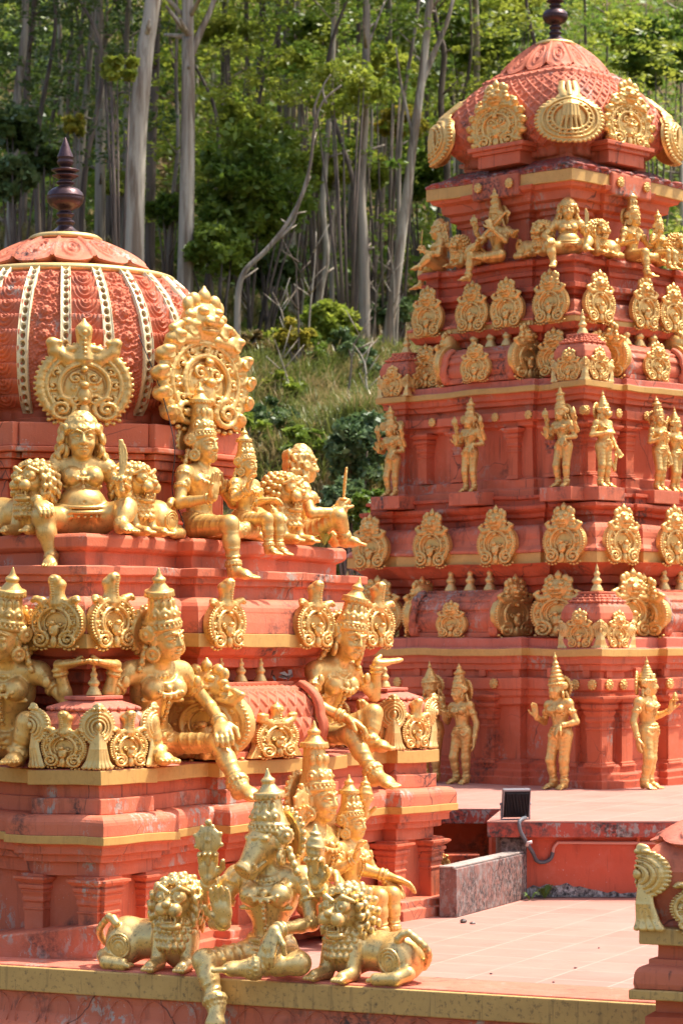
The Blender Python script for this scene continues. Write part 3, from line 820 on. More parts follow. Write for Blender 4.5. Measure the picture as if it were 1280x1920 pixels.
def medallion(kind, vox=.0125, mat=None):
    """Horseshoe relief, 1 wide, looking along -y, foot at z=0."""
    tall = {'hood': 1.5, 'lion': 1.55, 'flame': 1.75, 'peaks': 1.5, 'gable': 1.62, 'low': 1.5}[kind]
    S = Sdf((-.66, -.26, -.06), (.66, .16, tall), vox)
    c = (0, .50)
    S.disc((0, .03, c[1]), (0, 1, 0), .47, .06 if kind != 'gable' else .09, el=((0, 0, 1), 1.03))
    if kind == 'low':
        S.put(lambda X, Y, Z: np.maximum(np.maximum(np.abs(X) - (.60 - .42 * Z), np.abs(Y - .03) - .055), np.abs(Z - .45) - .45), (-.62, -.05, 0), (.62, .1, .9), .03)
    S.path(arch(c, .425, .435, -56, 236, 26, -.045), .026, k=.006)
    if kind in ('flame', 'peaks'):
        S.ell((0, -.02, .46), (.25, .055, .28), k=.01)
        for sx in (-1, 1):
            spiral(S, (sx * .10, .60), .085, 1.3, -sx, .020, -.07); spiral(S, (sx * .115, .30), .075, 1.2, sx, .018, -.07)
            for q in np.linspace(.2, .75, 6): S.ell((sx * (.03 + .02 * math.sin(q * 14)), -.075, q), (.018, .02, .03), k=.004)
    else: S.disc((0, -.065, .44), (0, 1, 0), .235, .045, el=((0, 0, 1), 1.1), sub=True, k=.01)
    S.path(arch(c, .285, .295, -60, 240, 26, -.06), .030, k=.006); S.path(arch(c, .205, .215, -40, 220, 20, -.035), .020, k=.004)
    for i, t in enumerate(np.linspace(R(-30), R(210), 9)):      # leafy scrolls round the arch
        p = (.352 * math.cos(t), c[1] + .362 * math.sin(t)); fl = 1 if i % 2 else -1
        spiral(S, p, .058, 1.1, fl, .017, -.045, t + math.pi / 2)
        S.ell((p[0] + .055 * math.cos(t + 1.2 * fl), -.045, p[1] + .055 * math.sin(t + 1.2 * fl)), (.020, .02, .030), k=.006)
    for t in np.linspace(R(-58), R(238), 44): S.ell((.475 * math.cos(t), -.03, c[1] + .485 * math.sin(t)), (.026, .034, .026), k=.004)
    for sx in (-1, 1):
        spiral(S, (sx * .255, .175), .165, 1.7, sx, .036, -.06, math.pi / 2)
        spiral(S, (sx * .105, .47), .060, 1.2, -sx, .017, -.05)
        for t in np.linspace(R(225), R(315), 5): S.ball((sx * .255 + .205 * math.cos(t), -.03, .185 + .205 * math.sin(t)), .030, k=.006)
    S.ell((0, -.075, .36), (.085, .06, .13), k=.015); S.ball((0, -.115, .50), .052, k=.01)
    S.ell((0, -.07, .13), (.06, .05, .12), k=.02); S.ball((0, -.115, .30), .035, k=.006)
    S.ball((0, -.095, .72), .045, k=.008)
    top = c[1] + .48
    if kind == 'hood':
        S.path([(0, .02, top - .08), (0, -.01, top + .10), (0, .0, top + .28), (0, -.05, top + .38)], [.15, .105, .125, .09], k=.02)
        S.ell((0, -.09, top + .36), (.10, .06, .12), k=.02)
        for z in np.linspace(0, .40, 9): S.ball((0, -.10 - .09 * z, top + z), .030 + .016 * z, k=.004)
        for sx in (-1, 1):
            S.path([(sx * .22, .02, top - .12), (sx * .30, .0, top - .03), (sx * .37, -.03, top + .005), (sx * .41, -.05, top - .04)], [.085, .075, .06, .045], k=.02)
            S.path([(sx * .07, -.03, top - .02), (sx * .20, -.03, top - .06)], .035, k=.01); S.ball((sx * .375, -.085, top - .01), .025)
    elif kind in ('lion', 'gable', 'flame'):
        e = .14 if kind == 'flame' else 0
        z0 = top + .05 + e
        S.ell((0, .0, z0), (.23, .14, .22), k=.03)
        S.ell((0, -.10, z0 + .0), (.12, .09, .08), k=.02); S.ell((0, -.17, z0 + .03), (.045, .04, .035), k=.01)
        S.ell((0, -.10, z0 - .11), (.10, .07, .04), k=.01)
        for sx in (-1, 1):
            S.ball((sx * .09, -.11, z0 + .10), .055, k=.006); S.ball((sx * .09, -.155, z0 + .10), .022)
            S.ball((sx * .06, -.16, z0 - .015), .05, k=.008)
            S.ell((sx * .20, -.02, z0 + .16), (.05, .05, .09), k=.01)
            for i in range(4): S.ball((sx * (.20 + .03 * (i % 2)), -.05, z0 + .05 - .085 * i), .055, k=.008)
            S.path([(sx * .15, -.05, z0 - .20), (sx * .30, -.04, z0 - .22), (sx * .39, -.04, z0 - .12), (sx * .33, -.06, z0 - .06)], [.06, .065, .05, .035], k=.012)
        for i, x in enumerate((-.13, 0, .13)): S.ell((x, -.03, z0 + .22 + (.05 if i == 1 else 0)), (.06, .06, .085), k=.012)
        S.cone((0, -.03, z0 + .30), (0, -.03, z0 + .38), .05, .015, k=.01)
        if kind == 'flame':
            for t in np.linspace(R(-38), R(218), 13):
                q = (math.cos(t), math.sin(t)); b = (.50 * q[0], .02, c[1] + .52 * q[1])
                S.path([b, (.565 * q[0], -.03, c[1] + .60 * q[1]), (.575 * q[0] + .03 * q[1], -.07, c[1] + .63 * q[1] + .03), (.56 * q[0] + .06 * q[1], -.10, c[1] + .61 * q[1] + .05)], [.088, .078, .055, .035], k=.012)
                S.ring((.545 * q[0], -.095, c[1] + .575 * q[1]), (q[0] * .3, -1, q[1] * .3), .038, .015, k=.004); S.ring((.545 * q[0], -.10, c[1] + .575 * q[1]), (q[0] * .3, -1, q[1] * .3), .016, .009)
            S.path(arch(c, .52, .54, -50, 230, 26, -.02), .05, k=.015)
    else:
        S.path([(0, .02, top - .1), (0, -.01, top + .08), (0, -.02, top + .28)], [.14, .08, .10], k=.02); S.cone((0, -.02, top + .28), (0, -.02, top + .42), .09, .02, k=.02)
        S.ring((0, -.09, top + .24), (0, 1, 0), .06, .02); S.ball((0, -.10, top + .24), .035)
        for z in np.linspace(-.1, .15, 5): S.ball((0, -.09, top + z), .03)
        for sx in (-1, 1):
            S.path([(sx * .18, .0, top - .12), (sx * .32, -.01, top - .02), (sx * .36, -.03, top + .10), (sx * .28, -.05, top + .10)], [.10, .09, .07, .04], k=.02)
    if kind == 'peaks':
        S.path(arch(c, .50, .52, -60, 240, 26, -.02), .05, k=.015)
        for t in np.linspace(R(-58), R(238), 40): S.ball((.555 * math.cos(t), -.02, c[1] + .575 * math.sin(t)), .026, k=.004)
    return S.mesh('relief_' + kind, mat or GOLD)

def corner_leaf(vox=.0125, wrap=.75, mat=None):
    """Leaf that wraps a corner: a fan over a pleated stem. About .8 wide and 1.5 high."""
    S = Sdf((-.5, -.16, -.05), (.5, .2, 1.7), vox)
    S.disc((0, .03, .98), (0, 1, 0), .36, .05, el=((0, 0, 1), 1.12))
    for t in np.linspace(R(-70), R(250), 30): S.ball((.37 * math.cos(t), -.0, .98 + .42 * math.sin(t)), .034, k=.006)
    for rr in (.30, .225, .15): S.path(arch((0, .96), rr, rr * 1.12, -60, 240, 22, -.04 - (.3 - rr) * .15), .024, k=.008)
    S.ell((0, -.06, .98), (.07, .05, .09), k=.01)
    for i in range(7):
        x = (i - 3) / 3.
        S.path([(x * .12, .0, .78), (x * .16, -.03, .45), (x * .22, -.02, .16), (x * .30, -.05, .02)], [.035, .04, .045, .05], k=.012)
    S.ell((0, .0, 1.42), (.13, .06, .10), k=.03)
    for x in (-.12, 0, .12): S.ball((x, -.05, 1.38), .045, k=.006)
    me = S.mesh('corner_leaf', mat or GOLD_PALE)
    co = np.empty(len(me.vertices) * 3, np.float32); me.vertices.foreach_get('co', co); co = co.reshape(-1, 3)
    co[:, 1] += (np.sqrt(co[:, 0]**2 + .0009) - .03) * wrap
    me.vertices.foreach_set('co', co.ravel()); me.update()
    return me

def pot_mesh(mat=None, sc=1.):
    p = [(.11,0),(.115,.02),(.10,.035),(.10,.05),(.085,.07),(.085,.085),(.07,.10),(.055,.125),(.075,.15),(.086,.175),(.075,.205),(.05,.225),(.052,.235),(.038,.255),(.052,.28),(.055,.30),(.042,.325),(.028,.345),(.026,.36),(.034,.375),(.024,.405),(.012,.44),(.004,.47)]
    return MB().lathe([(r * sc, z * sc) for r, z in p], 20).me('pot', mat or GOLD_PALE, True)
# ---------------------------------------------------------------- masonry
def plan(hu, hv, segs=()):
    """Stepped outline of one storey, counter-clockwise. segs: (distance from the corner, how far that stretch stands out)."""
    P = []
    for k in range(4):
        h, d = ((hu, hv), (hv, hu))[k % 2]
        s = [(-h, 0.)]
        for a, o in segs: s.append((-h + a, o))
        q = [(-h, s[0][1])]
        for (a, o), (b, o2) in zip(s, s[1:]): q += [(b, o), (b, o2)]
        q = q + [(-a, o) for a, o in reversed(q)]
        q = q[:-1]                                    # the last corner belongs to the next side
        c, n = ((1, 0), (0, 1), (-1, 0), (0, -1))[k]
        for a, o in q:
            x, y = a, -(d + o)
            P.append((c * x - n * y, n * x + c * y))
    out = []
    for p in P:
        if not out or (abs(p[0] - out[-1][0]) + abs(p[1] - out[-1][1])) > 1e-6: out.append(p)
    return out

def offset(P, d):
    n = len(P); out = []
    for i in range(n):
        a, b, c = P[i - 1], P[i], P[(i + 1) % n]
        n1 = Vector((b[1] - a[1], a[0] - b[0])).normalized(); n2 = Vector((c[1] - b[1], b[0] - c[0])).normalized()
        k = 1 + n1.dot(n2)
        m = (n1 + n2) / k if k > .05 else n1
        out.append((b[0] + m.x * d, b[1] + m.y * d))
    return out

def uneven(x, y, z):
    """Hand-laid plaster is never quite straight: a slow wander of a few millimetres."""
    return (x + .0035 * math.sin(5.1 * y + 7.3 * z + 1.7 * x), y + .0035 * math.sin(4.7 * x + 6.1 * z - 1.3 * y),
            z + .0045 * math.sin(3.9 * x + 5.3 * y) + .0028 * math.sin(11 * x - 9 * y + 2 * z))

def sweep(P, prof, mi=None, capt=True, capb=True):
    """Moulding profile [(offset, height)] carried round the outline."""
    mb = MB(); v = []
    cnt = []
    for i in range(len(P)):
        q = P[(i + 1) % len(P)]; cnt.append(max(1, int(math.hypot(q[0] - P[i][0], q[1] - P[i][1]) / .17)))
    for o, z in prof:
        K = offset(P, o)
        for i, c in enumerate(cnt):
            p, q = K[i], K[(i + 1) % len(K)]
            v += [uneven(p[0] + (q[0] - p[0]) * t / c, p[1] + (q[1] - p[1]) * t / c, z) for t in range(c)]
    n = sum(cnt)
    f = []
    for i in range(len(prof) - 1):
        for k in range(n):
            k2 = (k + 1) % n
            f.append((i*n+k, i*n+k2, (i+1)*n+k2, (i+1)*n+k))
    if capb: f.append(tuple(range(n - 1, -1, -1)))
    if capt: f.append(tuple(range((len(prof)-1)*n, len(prof)*n)))
    return mb.add(v, f)

def square(a, b=None):
    b = b or a
    return [(-a, -b), (a, -b), (a, b), (-a, b)]

def storey(root, name, mat, hu, hv, segs, prof, bv=.006):
    return bevel(obj(name, sweep(plan(hu, hv, segs), prof).me(name, mat), root), bv)

def band(root, hu, hv, segs, z0, z1, mat=None):
    return bevel(obj('gold_band', sweep(plan(hu, hv, segs), [(-.03, z0), (.004, z0), (.004, z1), (-.03, z1)]).me('gold_band', mat or BAND), root), .004)

def quarter(o0, z0, o1, z1, n=6, bulge=1):
    """Convex curve from (o0, z0) up and in to (o1, z1)."""
    return [(o1 + (o0 - o1) * math.cos(t), z0 + (z1 - z0) * math.sin(t)) for t in np.linspace(0, math.pi / 2, n)]

FACES = {'front': (0, -1), 'left': (-1, 0), 'back': (0, 1), 'right': (1, 0)}
FROT = {'front': 0, 'left': -math.pi / 2, 'back': math.pi, 'right': math.pi / 2}
def on_face(face, s, d, z=0):
    """Tower coordinates of a point s along a face (left to right as one looks at it) and d out from the axis."""
    a = FROT[face]; c, n = math.cos(a), math.sin(a)
    return Vector((c * s + n * d, n * s - c * d, z))

def relief(root, me, face, s, d, z, sc, name='horseshoe_ornament'):
    k = 1 + VAR.uniform(-.045, .045)
    o = obj(name, me, root, on_face(face, s + VAR.uniform(-.008, .008), d, z), FROT[face], (sc[0] * k, sc[1], sc[2] * (1 + VAR.uniform(-.035, .035))))
    o.rotation_euler = (VAR.uniform(-.03, .03), VAR.uniform(-.04, .04), FROT[face] + VAR.uniform(-.05, .05))
    return o
VAR = random.Random(12)

PIL = [(0, 0), (0, .02), (-.012, .03), (-.012, .055), (-.045, .065), (-.045, .50), (-.026, .51), (-.026, .53), (-.05, .54), (-.05, .60), (-.02, .63), (-.02, .66), (-.034, .68), (-.030, .70), (-.004, .745),
       (.0, .755), (-.018, .765), (-.018, .78), (.02, .80), (.026, .825), (.02, .85), (-.012, .862), (-.012, .875), (.03, .885), (.085, .93), (.095, .935), (.095, .965), (-.01, .97), (-.01, 1.0)]
def pilaster_mesh(a, h, mat, name='pilaster'):
    return sweep(square(a), [(o * h * .8, z * h) for o, z in PIL]).me(name, mat)

def lattice(u, v):
    """Raised diagonal bands crossing."""
    a = np.abs(((u + v) % 1) - .5); b = np.abs(((u - v) % 1) - .5)
    return np.clip(1 - np.minimum(a, b) / .16, 0, 1) ** .6

def grid_mesh(name, X, Y, Z, mat, closed=False, smooth=True):
    a, b = X.shape
    V = np.stack([X, Y, Z], -1).reshape(-1, 3)
    i, j = np.meshgrid(np.arange(a - 1), np.arange(b if closed else b - 1), indexing='ij')
    j2 = (j + 1) % b
    Q = np.stack([i*b + j, i*b + j2, (i+1)*b + j2, (i+1)*b + j], -1).reshape(-1, 4)
    return np_mesh(name, V, Q, mat, smooth)

# ---------------------------------------------------------------- small roofs
def barrel_meshes(L, dep, hgt, pattern, mat):
    """Wagon roof running along x; its back is in the wall."""
    t = np.linspace(0, 1, 90)
    y = -dep * (.80 + .20 * np.sin(np.clip(t / .45, 0, 1) * math.pi * .75)) * np.where(t < .35, 1, .50 + .50 * np.cos(np.clip((t - .35) / .65, 0, 1) ** 1.5 * 1.5))
    z = hgt * (t * .55 + .45 * np.sin(t * math.pi / 2))
    x = np.linspace(-L / 2, L / 2, 220)
    dy, dz = np.gradient(y), np.gradient(z); ln = np.sqrt(dy**2 + dz**2); ny, nz = -dz / ln, dy / ln
    s = np.cumsum(ln); s = s / s[-1]
    S_, X_ = np.meshgrid(s, x, indexing='ij')
    if pattern == 'lattice':
        h = .014 * lattice(X_ / .105, S_ * (hgt * 1.35) / .15) * (S_ < .82)
        h += np.where((S_ > .84) & (S_ < .93), .012 + .006 * np.abs(np.sin(X_ * 60)), 0)
    else:
        h = .022 * (S_ > .52) * np.clip(1.25 - 1.2 * (((S_ - .52) / .16) % 1), 0, 1) * (.75 + .25 * np.abs(np.sin(X_ * 34)))
        h += .008 * (S_ < .16)
    Y = y[:, None] + ny[:, None] * h; Z = z[:, None] + nz[:, None] * h
    roof = grid_mesh('barrel_roof', X_, Y, Z, mat)
    # arched rim at an end
    pr = [(yy - .02, zz) for yy, zz in zip(y[::5], z[::5])]
    mb = MB()
    pts = [(0, a * 1.03, b * 1.02) for a, b in pr]
    n = len(pts); v = []
    for p in pts:
        for dx, k in ((-.04, 0), (-.04, .035), (-.022, .052), (.022, .052), (.04, .035), (.04, 0)):
            v.append((dx, p[1] * (1 + k * .9) - .012 * (k > 0), p[2] + k * .55 * p[2] / hgt))
    f = []
    for i in range(n - 1):
        for k in range(5): f.append((i*6+k, i*6+k+1, (i+1)*6+k+1, (i+1)*6+k))
    mb.add(v, f)
    rim = mb.me('arched_rim', mat, True)
    S = Sdf((-.1, -.16, -.03), (.1, .1, .20), .008)
    S.disc((0, 0, .075), (1, 0, 0), .075, .04); S.ring((.045, 0, .075), (1, 0, 0), .05, .014); S.ring((-.045, 0, .075), (1, 0, 0), .05, .014); S.ball((.045, 0, .075), .02); S.ball((-.045, 0, .075), .02)
    return roof, rim, S.mesh('scroll', mat)

def barrel(root, face, s, d, z, L, dep, hgt, meshes, pots, pot, front=None, gable=None, gsc=(1, 1, 1), gout=.5, ends=(-1, 1)):
    """d: distance of the wall plane behind the roof."""
    roof, rim, scroll = meshes
    b = obj('barrel_roof', roof, root, on_face(face, s, d, z), FROT[face])
    mb = MB().box(-L/2 + .02, -dep * .58, hgt * .985, L/2 - .02, .1, hgt * 1.04).box(-L/2, -dep * .98, .0, L/2, .05, .045)
    bevel(obj('ridge', mb.me('ridge', roof.materials[0]), b), .006)
    for e in (-1, 1):
        rm = obj('arched_rim', rim, b, (e * (L/2), 0, 0), 0)
        obj('rim_scroll', scroll, b, (e * L/2, -dep * .94, .0), 0, hgt / .48)
        if gable and e in ends: obj('gable_ornament', gable, b, (e * (L/2 + .075), -dep * gout, -.0), e * math.pi / 2, gsc)
    for i in range(pots[0]):
        obj('pot_finial', pot, b, ((i - (pots[0] - 1) / 2) * pots[2], -dep * .42, hgt * 1.035), 0, pots[1])
    if front: obj('horseshoe_ornament', front[0], b, (front[3] if len(front) > 3 else 0, -dep * 1.0 - .03, .0), 0, front[1])
    return b

KUTA = [(-.02, 0), (-.02, .035), (-.06, .05), (-.065, .09), (-.045, .12), (-.005, .175), (.012, .225), (.008, .27), (-.018, .32), (-.055, .35)]
def kuta(root, uv, z, a, b, hgt, mats, pot, potsc, med=None, msc=(1, 1, 1), leaf=None, lsc=1, rows=1, name='corner_shrine'):
    """Little square dome with reliefs on its faces and leaves on its corners."""
    k = hgt / .42
    pr = [(o * a / .26, q * k) for o, q in KUTA]
    t = obj(name, sweep(square(a, b), pr).me(name, mats[0]), root, (*uv, z))
    bevel(t, .012, 2)
    o0, z0 = pr[-1]
    top = []
    for r in range(rows):
        o1 = o0 - (a + o0 - a * .40) * (r / rows); o2 = o0 - (a + o0 - a * .40) * ((r + 1) / rows)
        za = z0 + (hgt * .985 - z0) * r / rows; zb = z0 + (hgt * .985 - z0) * (r + 1) / rows
        top += [(o1 + .008, za), (o1 + .012, za + .012), (o1 + .004, za + .022), (o2 + .012, zb)]
    top += [(top[-1][0] + .02, top[-1][1] + .004), (top[-1][0] + .02, top[-1][1] + .024)]
    bevel(obj('stepped_top', sweep(square(a, b), [(top[0][0] - .04, top[0][1] - .004)] + top).me('stepped_top', mats[1]), t), .004)
    sc = MB()                      # scalloped drip edge of each row
    for r in range(rows):
        oo = top[r * 4][0]; zz = top[r * 4][1]
        for q in range(4):
            h, d = ((a, b), (b, a))[q % 2]
            h += oo; d += oo; cnt = max(4, int(h / .036)); ca, sa = (1, 0, -1, 0)[q], (0, 1, 0, -1)[q]
            for i in range(cnt):
                x = -h + (i + .5) * 2 * h / cnt
                cx, cy = ca * x + sa * d, sa * x - ca * d
                sc.lathe([(.002, -.012), (.016, -.004), (.018, .006), (.004, .018)], 8, (cx, cy, zz + .006))
    obj('scalloped_edge', sc.me('scalloped_edge', mats[1], True), t)
    obj('pot_finial', pot, t, (0, 0, top[-1][1]), 0, potsc)
    if med:
        for f in FACES:
            d = b if f in ('front', 'back') else a
            relief(t, med, f, 0, d + .012, .0, msc)
    if leaf:
        for i, (sx, sy) in enumerate(((-1, -1), (1, -1), (1, 1), (-1, 1))):
            obj('leaf_ornament', leaf, t, (sx * (a + .012), sy * (b + .012), .0), -math.pi / 4 + i * math.pi / 2, lsc)
    return t

def flower_mesh(mat):
    S = Sdf((-.12, -.08, -.12), (.12, .06, .12), .007)
    S.disc((0, 0, 0), (0, 1, 0), .06, .03)
    for p in about((0, -.015, 0), (0, 1, 0), .068, 9): S.ell(p, (.026, .03, .026), k=.004)
    S.ring((0, -.035, 0), (0, 1, 0), .036, .012); S.ball((0, -.038, 0), .022)
    return S.mesh('rosette', mat)

# ---------------------------------------------------------------- round and square domes
def spline(pts, n):
    p = np.array(pts, float); t = np.concatenate([[0], np.cumsum(np.hypot(*np.diff(p, axis=0).T))])
    q = np.linspace(0, t[-1], n)
    # smoothed piecewise curve
    k = 12; tt = np.linspace(0, t[-1], n * k); r = np.interp(tt, t, p[:, 0]); z = np.interp(tt, t, p[:, 1])
    w = n * k // 14 | 1; ker = np.ones(w) / w
    pad = lambda a: np.concatenate([2 * a[0] - a[w//2:0:-1], a, 2 * a[-1] - a[-2:-w//2-1:-1]])
    r, z = np.convolve(pad(r), ker, 'valid'), np.convolve(pad(z), ker, 'valid')
    return np.interp(q, tt, r), np.interp(q, tt, z)

def round_dome(root, prof, z0, nrib, phase):
    r, z = spline(prof, 240)
    dr, dz = np.gradient(r), np.gradient(z); ln = np.hypot(dr, dz); nr, nz = dz / ln, -dr / ln
    s = np.cumsum(ln); s -= s[0]
    per = 40
    th = np.linspace(0, 2 * math.pi, nrib * per, endpoint=False)
    S_, T_ = np.meshgrid(s, th, indexing='ij')
    pn = np.floor(T_ / (2 * math.pi / nrib)).astype(int) % 2
    tl = ((T_ / (2 * math.pi / nrib)) % 1) * 2 - 1
    hw = (2 * math.pi / nrib / 2) * r[:, None]
    x = tl * hw
    def flower(px, cell):
        y = ((S_ / cell) % 1 - .5) * cell
        rr = np.hypot(px, y) / (cell * .5); a = np.arctan2(y, px)
        pet = .80 + .20 * np.abs(np.cos(a * 3.5 + np.floor(S_ / cell)))
        h = np.clip((pet - rr) * 6, 0, 1) * (.55 + .45 * np.sin(np.clip(rr / pet, 0, 1) * math.pi * 2.2 + .6))
        return h
    fl = flower(x, .17) * .030 + .010 * np.clip(np.sin(S_ * 190 + x * 60) * np.sin(x * 170 - S_ * 40), 0, 1)
    cell = .105
    y = (S_ / cell) % 1
    rr = np.hypot(x / .085, y - .95)
    scal = np.clip(y * 1.3, 0, 1) * .030 + .008 * np.cos(rr * 22) * (rr < .9)
    h = np.where(pn == 0, fl, scal)
    edge = np.clip((S_ - .10) / .03, 0, 1) * np.clip((s[-1] - .05 - S_) / .03, 0, 1)
    h = h * edge * np.clip((1 - np.abs(tl)) * 5, 0, 1)
    h += np.where(S_ < .12, .02 * np.abs(np.sin(T_ * nrib)) * np.sin(np.clip(S_ / .12, 0, 1) * math.pi), 0)
    RR = r[:, None] + nr[:, None] * h
    a = th + phase
    d = obj('dome', grid_mesh('dome', RR * np.cos(a)[None], RR * np.sin(a)[None], z[:, None] + nz[:, None] * h, RED, True), root, (0, 0, z0))
    # one rib with a row of shallow hollows, coloured dark to deepen their shade
    m = slice(16, 236); rs, zs, nrs, nzs, ss = r[m], z[m], nr[m], nz[m], s[m]
    wv = np.linspace(-1, 1, 25)
    wd = .038 * (.45 + .55 * rs / rs.max())
    hole = np.hypot((wv[None] * wd[:, None]) / .0165, ((ss[:, None] / .056) % 1 - .5) * 2.5)
    hh = .024 - .020 * np.clip((1.05 - hole) * 5, 0, 1) + .006 * (np.abs(wv[None]) > .78)
    hh[:, 0] = -.02; hh[:, -1] = -.02; hh[0] = -.02; hh[-1] = -.02
    Rr = rs[:, None] + nrs[:, None] * hh; W = wv[None] * wd[:, None]
    rib = grid_mesh('dome_rib', Rr, W, zs[:, None] + nzs[:, None] * hh, [CREAM, OCHRE_SHADE])
    fm = np.zeros(len(rib.polygons), np.int32)
    hc = (hole[:-1, :-1] < .80).astype(np.int32).reshape(-1); fm[:len(hc)] = hc
    rib.polygons.foreach_set('material_index', fm)
    for i in range(nrib): obj('dome_rib', rib, d, None, phase + i * 2 * math.pi / nrib)
    return d

def petal_cap(root, r0, z0, r1, z1, n, mat, sq=0, name='lotus_cap', phase=0.):
    t = np.linspace(0, 1, 70); th = np.linspace(0, 2 * math.pi, n * 28, endpoint=False)
    T_, A = np.meshgrid(t, th, indexing='ij')
    f = np.abs(((A * n / (2 * math.pi)) % 1) * 2 - 1)       # 0 in the middle of a petal
    rim = 1 - .10 * f ** 2
    rr = r1 + (r0 - r1) * (1 - T_) ** .95 * rim + .05 * r0 * np.exp(-((T_) / .06) ** 2) * (1 - f ** 2)
    zz = z0 + (z1 - z0) * (T_ ** .75) + .035 * f ** 2 * (1 - T_) * (z1 - z0) / .2
    ry = np.hypot((T_ - .42) / .34, f / .55)
    hh = .012 * np.clip(1 - np.abs(ry - .95) * 7, 0, 1) + .012 * np.clip(1 - np.abs(f - .93) * 12, 0, 1) + .008 * np.cos(ry * 16) * (ry < .8)
    zz = zz + hh * 1.2; rr = rr + hh * .6
    q = np.ones_like(A) if not sq else 1 / (np.abs(np.cos(A))**sq + np.abs(np.sin(A))**sq) ** (1. / sq)
    rr = rr * q
    # under-side
    T2 = np.linspace(0, 1, 6)[:, None]; und_r = rr[:1] * (1 - .25 * T2); und_z = zz[:1] - .035 * np.sin(T2 * 1.5)
    rr = np.concatenate([und_r[::-1], rr]); zz = np.concatenate([und_z[::-1], zz])
    AA = np.broadcast_to(th[None], rr.shape) + phase
    return obj(name, grid_mesh(name, rr * np.cos(AA), rr * np.sin(AA), zz, mat, True), root)

def square_dome(root, prof, ax, ay, z0, mat):
    r, z = spline(prof, 200)
    dr, dz = np.gradient(r), np.gradient(z); ln = np.hypot(dr, dz); nr, nz = dz / ln, -dr / ln
    s = np.cumsum(ln); s -= s[0]
    th = np.linspace(0, 2 * math.pi, 640, endpoint=False)
    q = 1 / (np.abs(np.cos(th))**6 + np.abs(np.sin(th))**6) ** (1 / 6.)
    S_, T_ = np.meshgrid(s, th, indexing='ij')
    cx = np.cumsum(np.hypot(np.gradient(q * np.cos(th)), np.gradient(q * np.sin(th)))); cx = cx / cx[-1]
    U = cx[None] * 44; V = S_ / s[-1] * 9
    h = .022 * lattice(U, V) * ((S_ > .12) & (S_ < s[-1] - .22)) + .012 * np.abs(np.cos(U * 6.28)) * (np.hypot((U % 1) - .5, (V % 1) - .5) < .3) * (S_ > .12)
    h += .03 * (np.abs(S_ - (s[-1] - .16)) < .03) + .028 * (np.abs(S_ - (s[-1] - .07)) < .03) * (.6 + .4 * np.abs(np.sin(T_ * 30)))
    h += .03 * (S_ < .12) * np.abs(np.sin(T_ * 22)) * np.sin(np.clip(S_ / .12, 0, 1) * math.pi)
    RR = (r[:, None] + nr[:, None] * h) * q[None]
    return obj('dome', grid_mesh('dome', RR * np.cos(th)[None] * ax, RR * np.sin(th)[None] * ay, z[:, None] + nz[:, None] * h, mat, True), root, (0, 0, z0))

KALASHA = [(.155,0),(.15,.012),(.12,.028),(.085,.05),(.06,.07),(.052,.085),(.068,.095),(.072,.108),(.06,.12),(.046,.128),(.05,.145),(.066,.155),(.068,.168),(.055,.178),(.045,.19),(.07,.205),(.11,.225),(.131,.255),(.137,.285),(.135,.292),(.139,.296),(.135,.302),(.128,.325),(.10,.352),(.06,.368),(.042,.376),(.062,.388),(.070,.398),(.058,.410),(.042,.418),
           (.06,.428),(.095,.446),(.098,.452),(.07,.452),(.046,.458),(.075,.474),(.103,.488),(.101,.494),(.05,.500),(.032,.512),(.045,.522),(.060,.540),(.062,.555),(.052,.575),(.062,.583),(.060,.59),(.045,.63),(.026,.68),(.008,.725),(.002,.735)]
def kalasha(root, z, sc, mat):
    return obj('finial_spire', MB().lathe(KALASHA, 40).me('finial_spire', mat, True), root, (0, 0, z), 0, sc)

OCHRE_SHADE = goldpaint('hollow_shade_ochre', (.34, .19, .06), (.1, .05, .02), metal=.1, rough=.6, patina=.3)
POT = pot_mesh()
MED = {k: medallion(k, vox=(.0115 if k in ('hood', 'low', 'gable', 'lion') else .0105)) for k in ('hood', 'lion', 'flame', 'peaks', 'gable', 'low')}
LEAF = corner_leaf()
LEAF_BRASS = LEAF.copy(); LEAF_BRASS.materials[0] = BRASS
FLOWER = flower_mesh(GOLD)
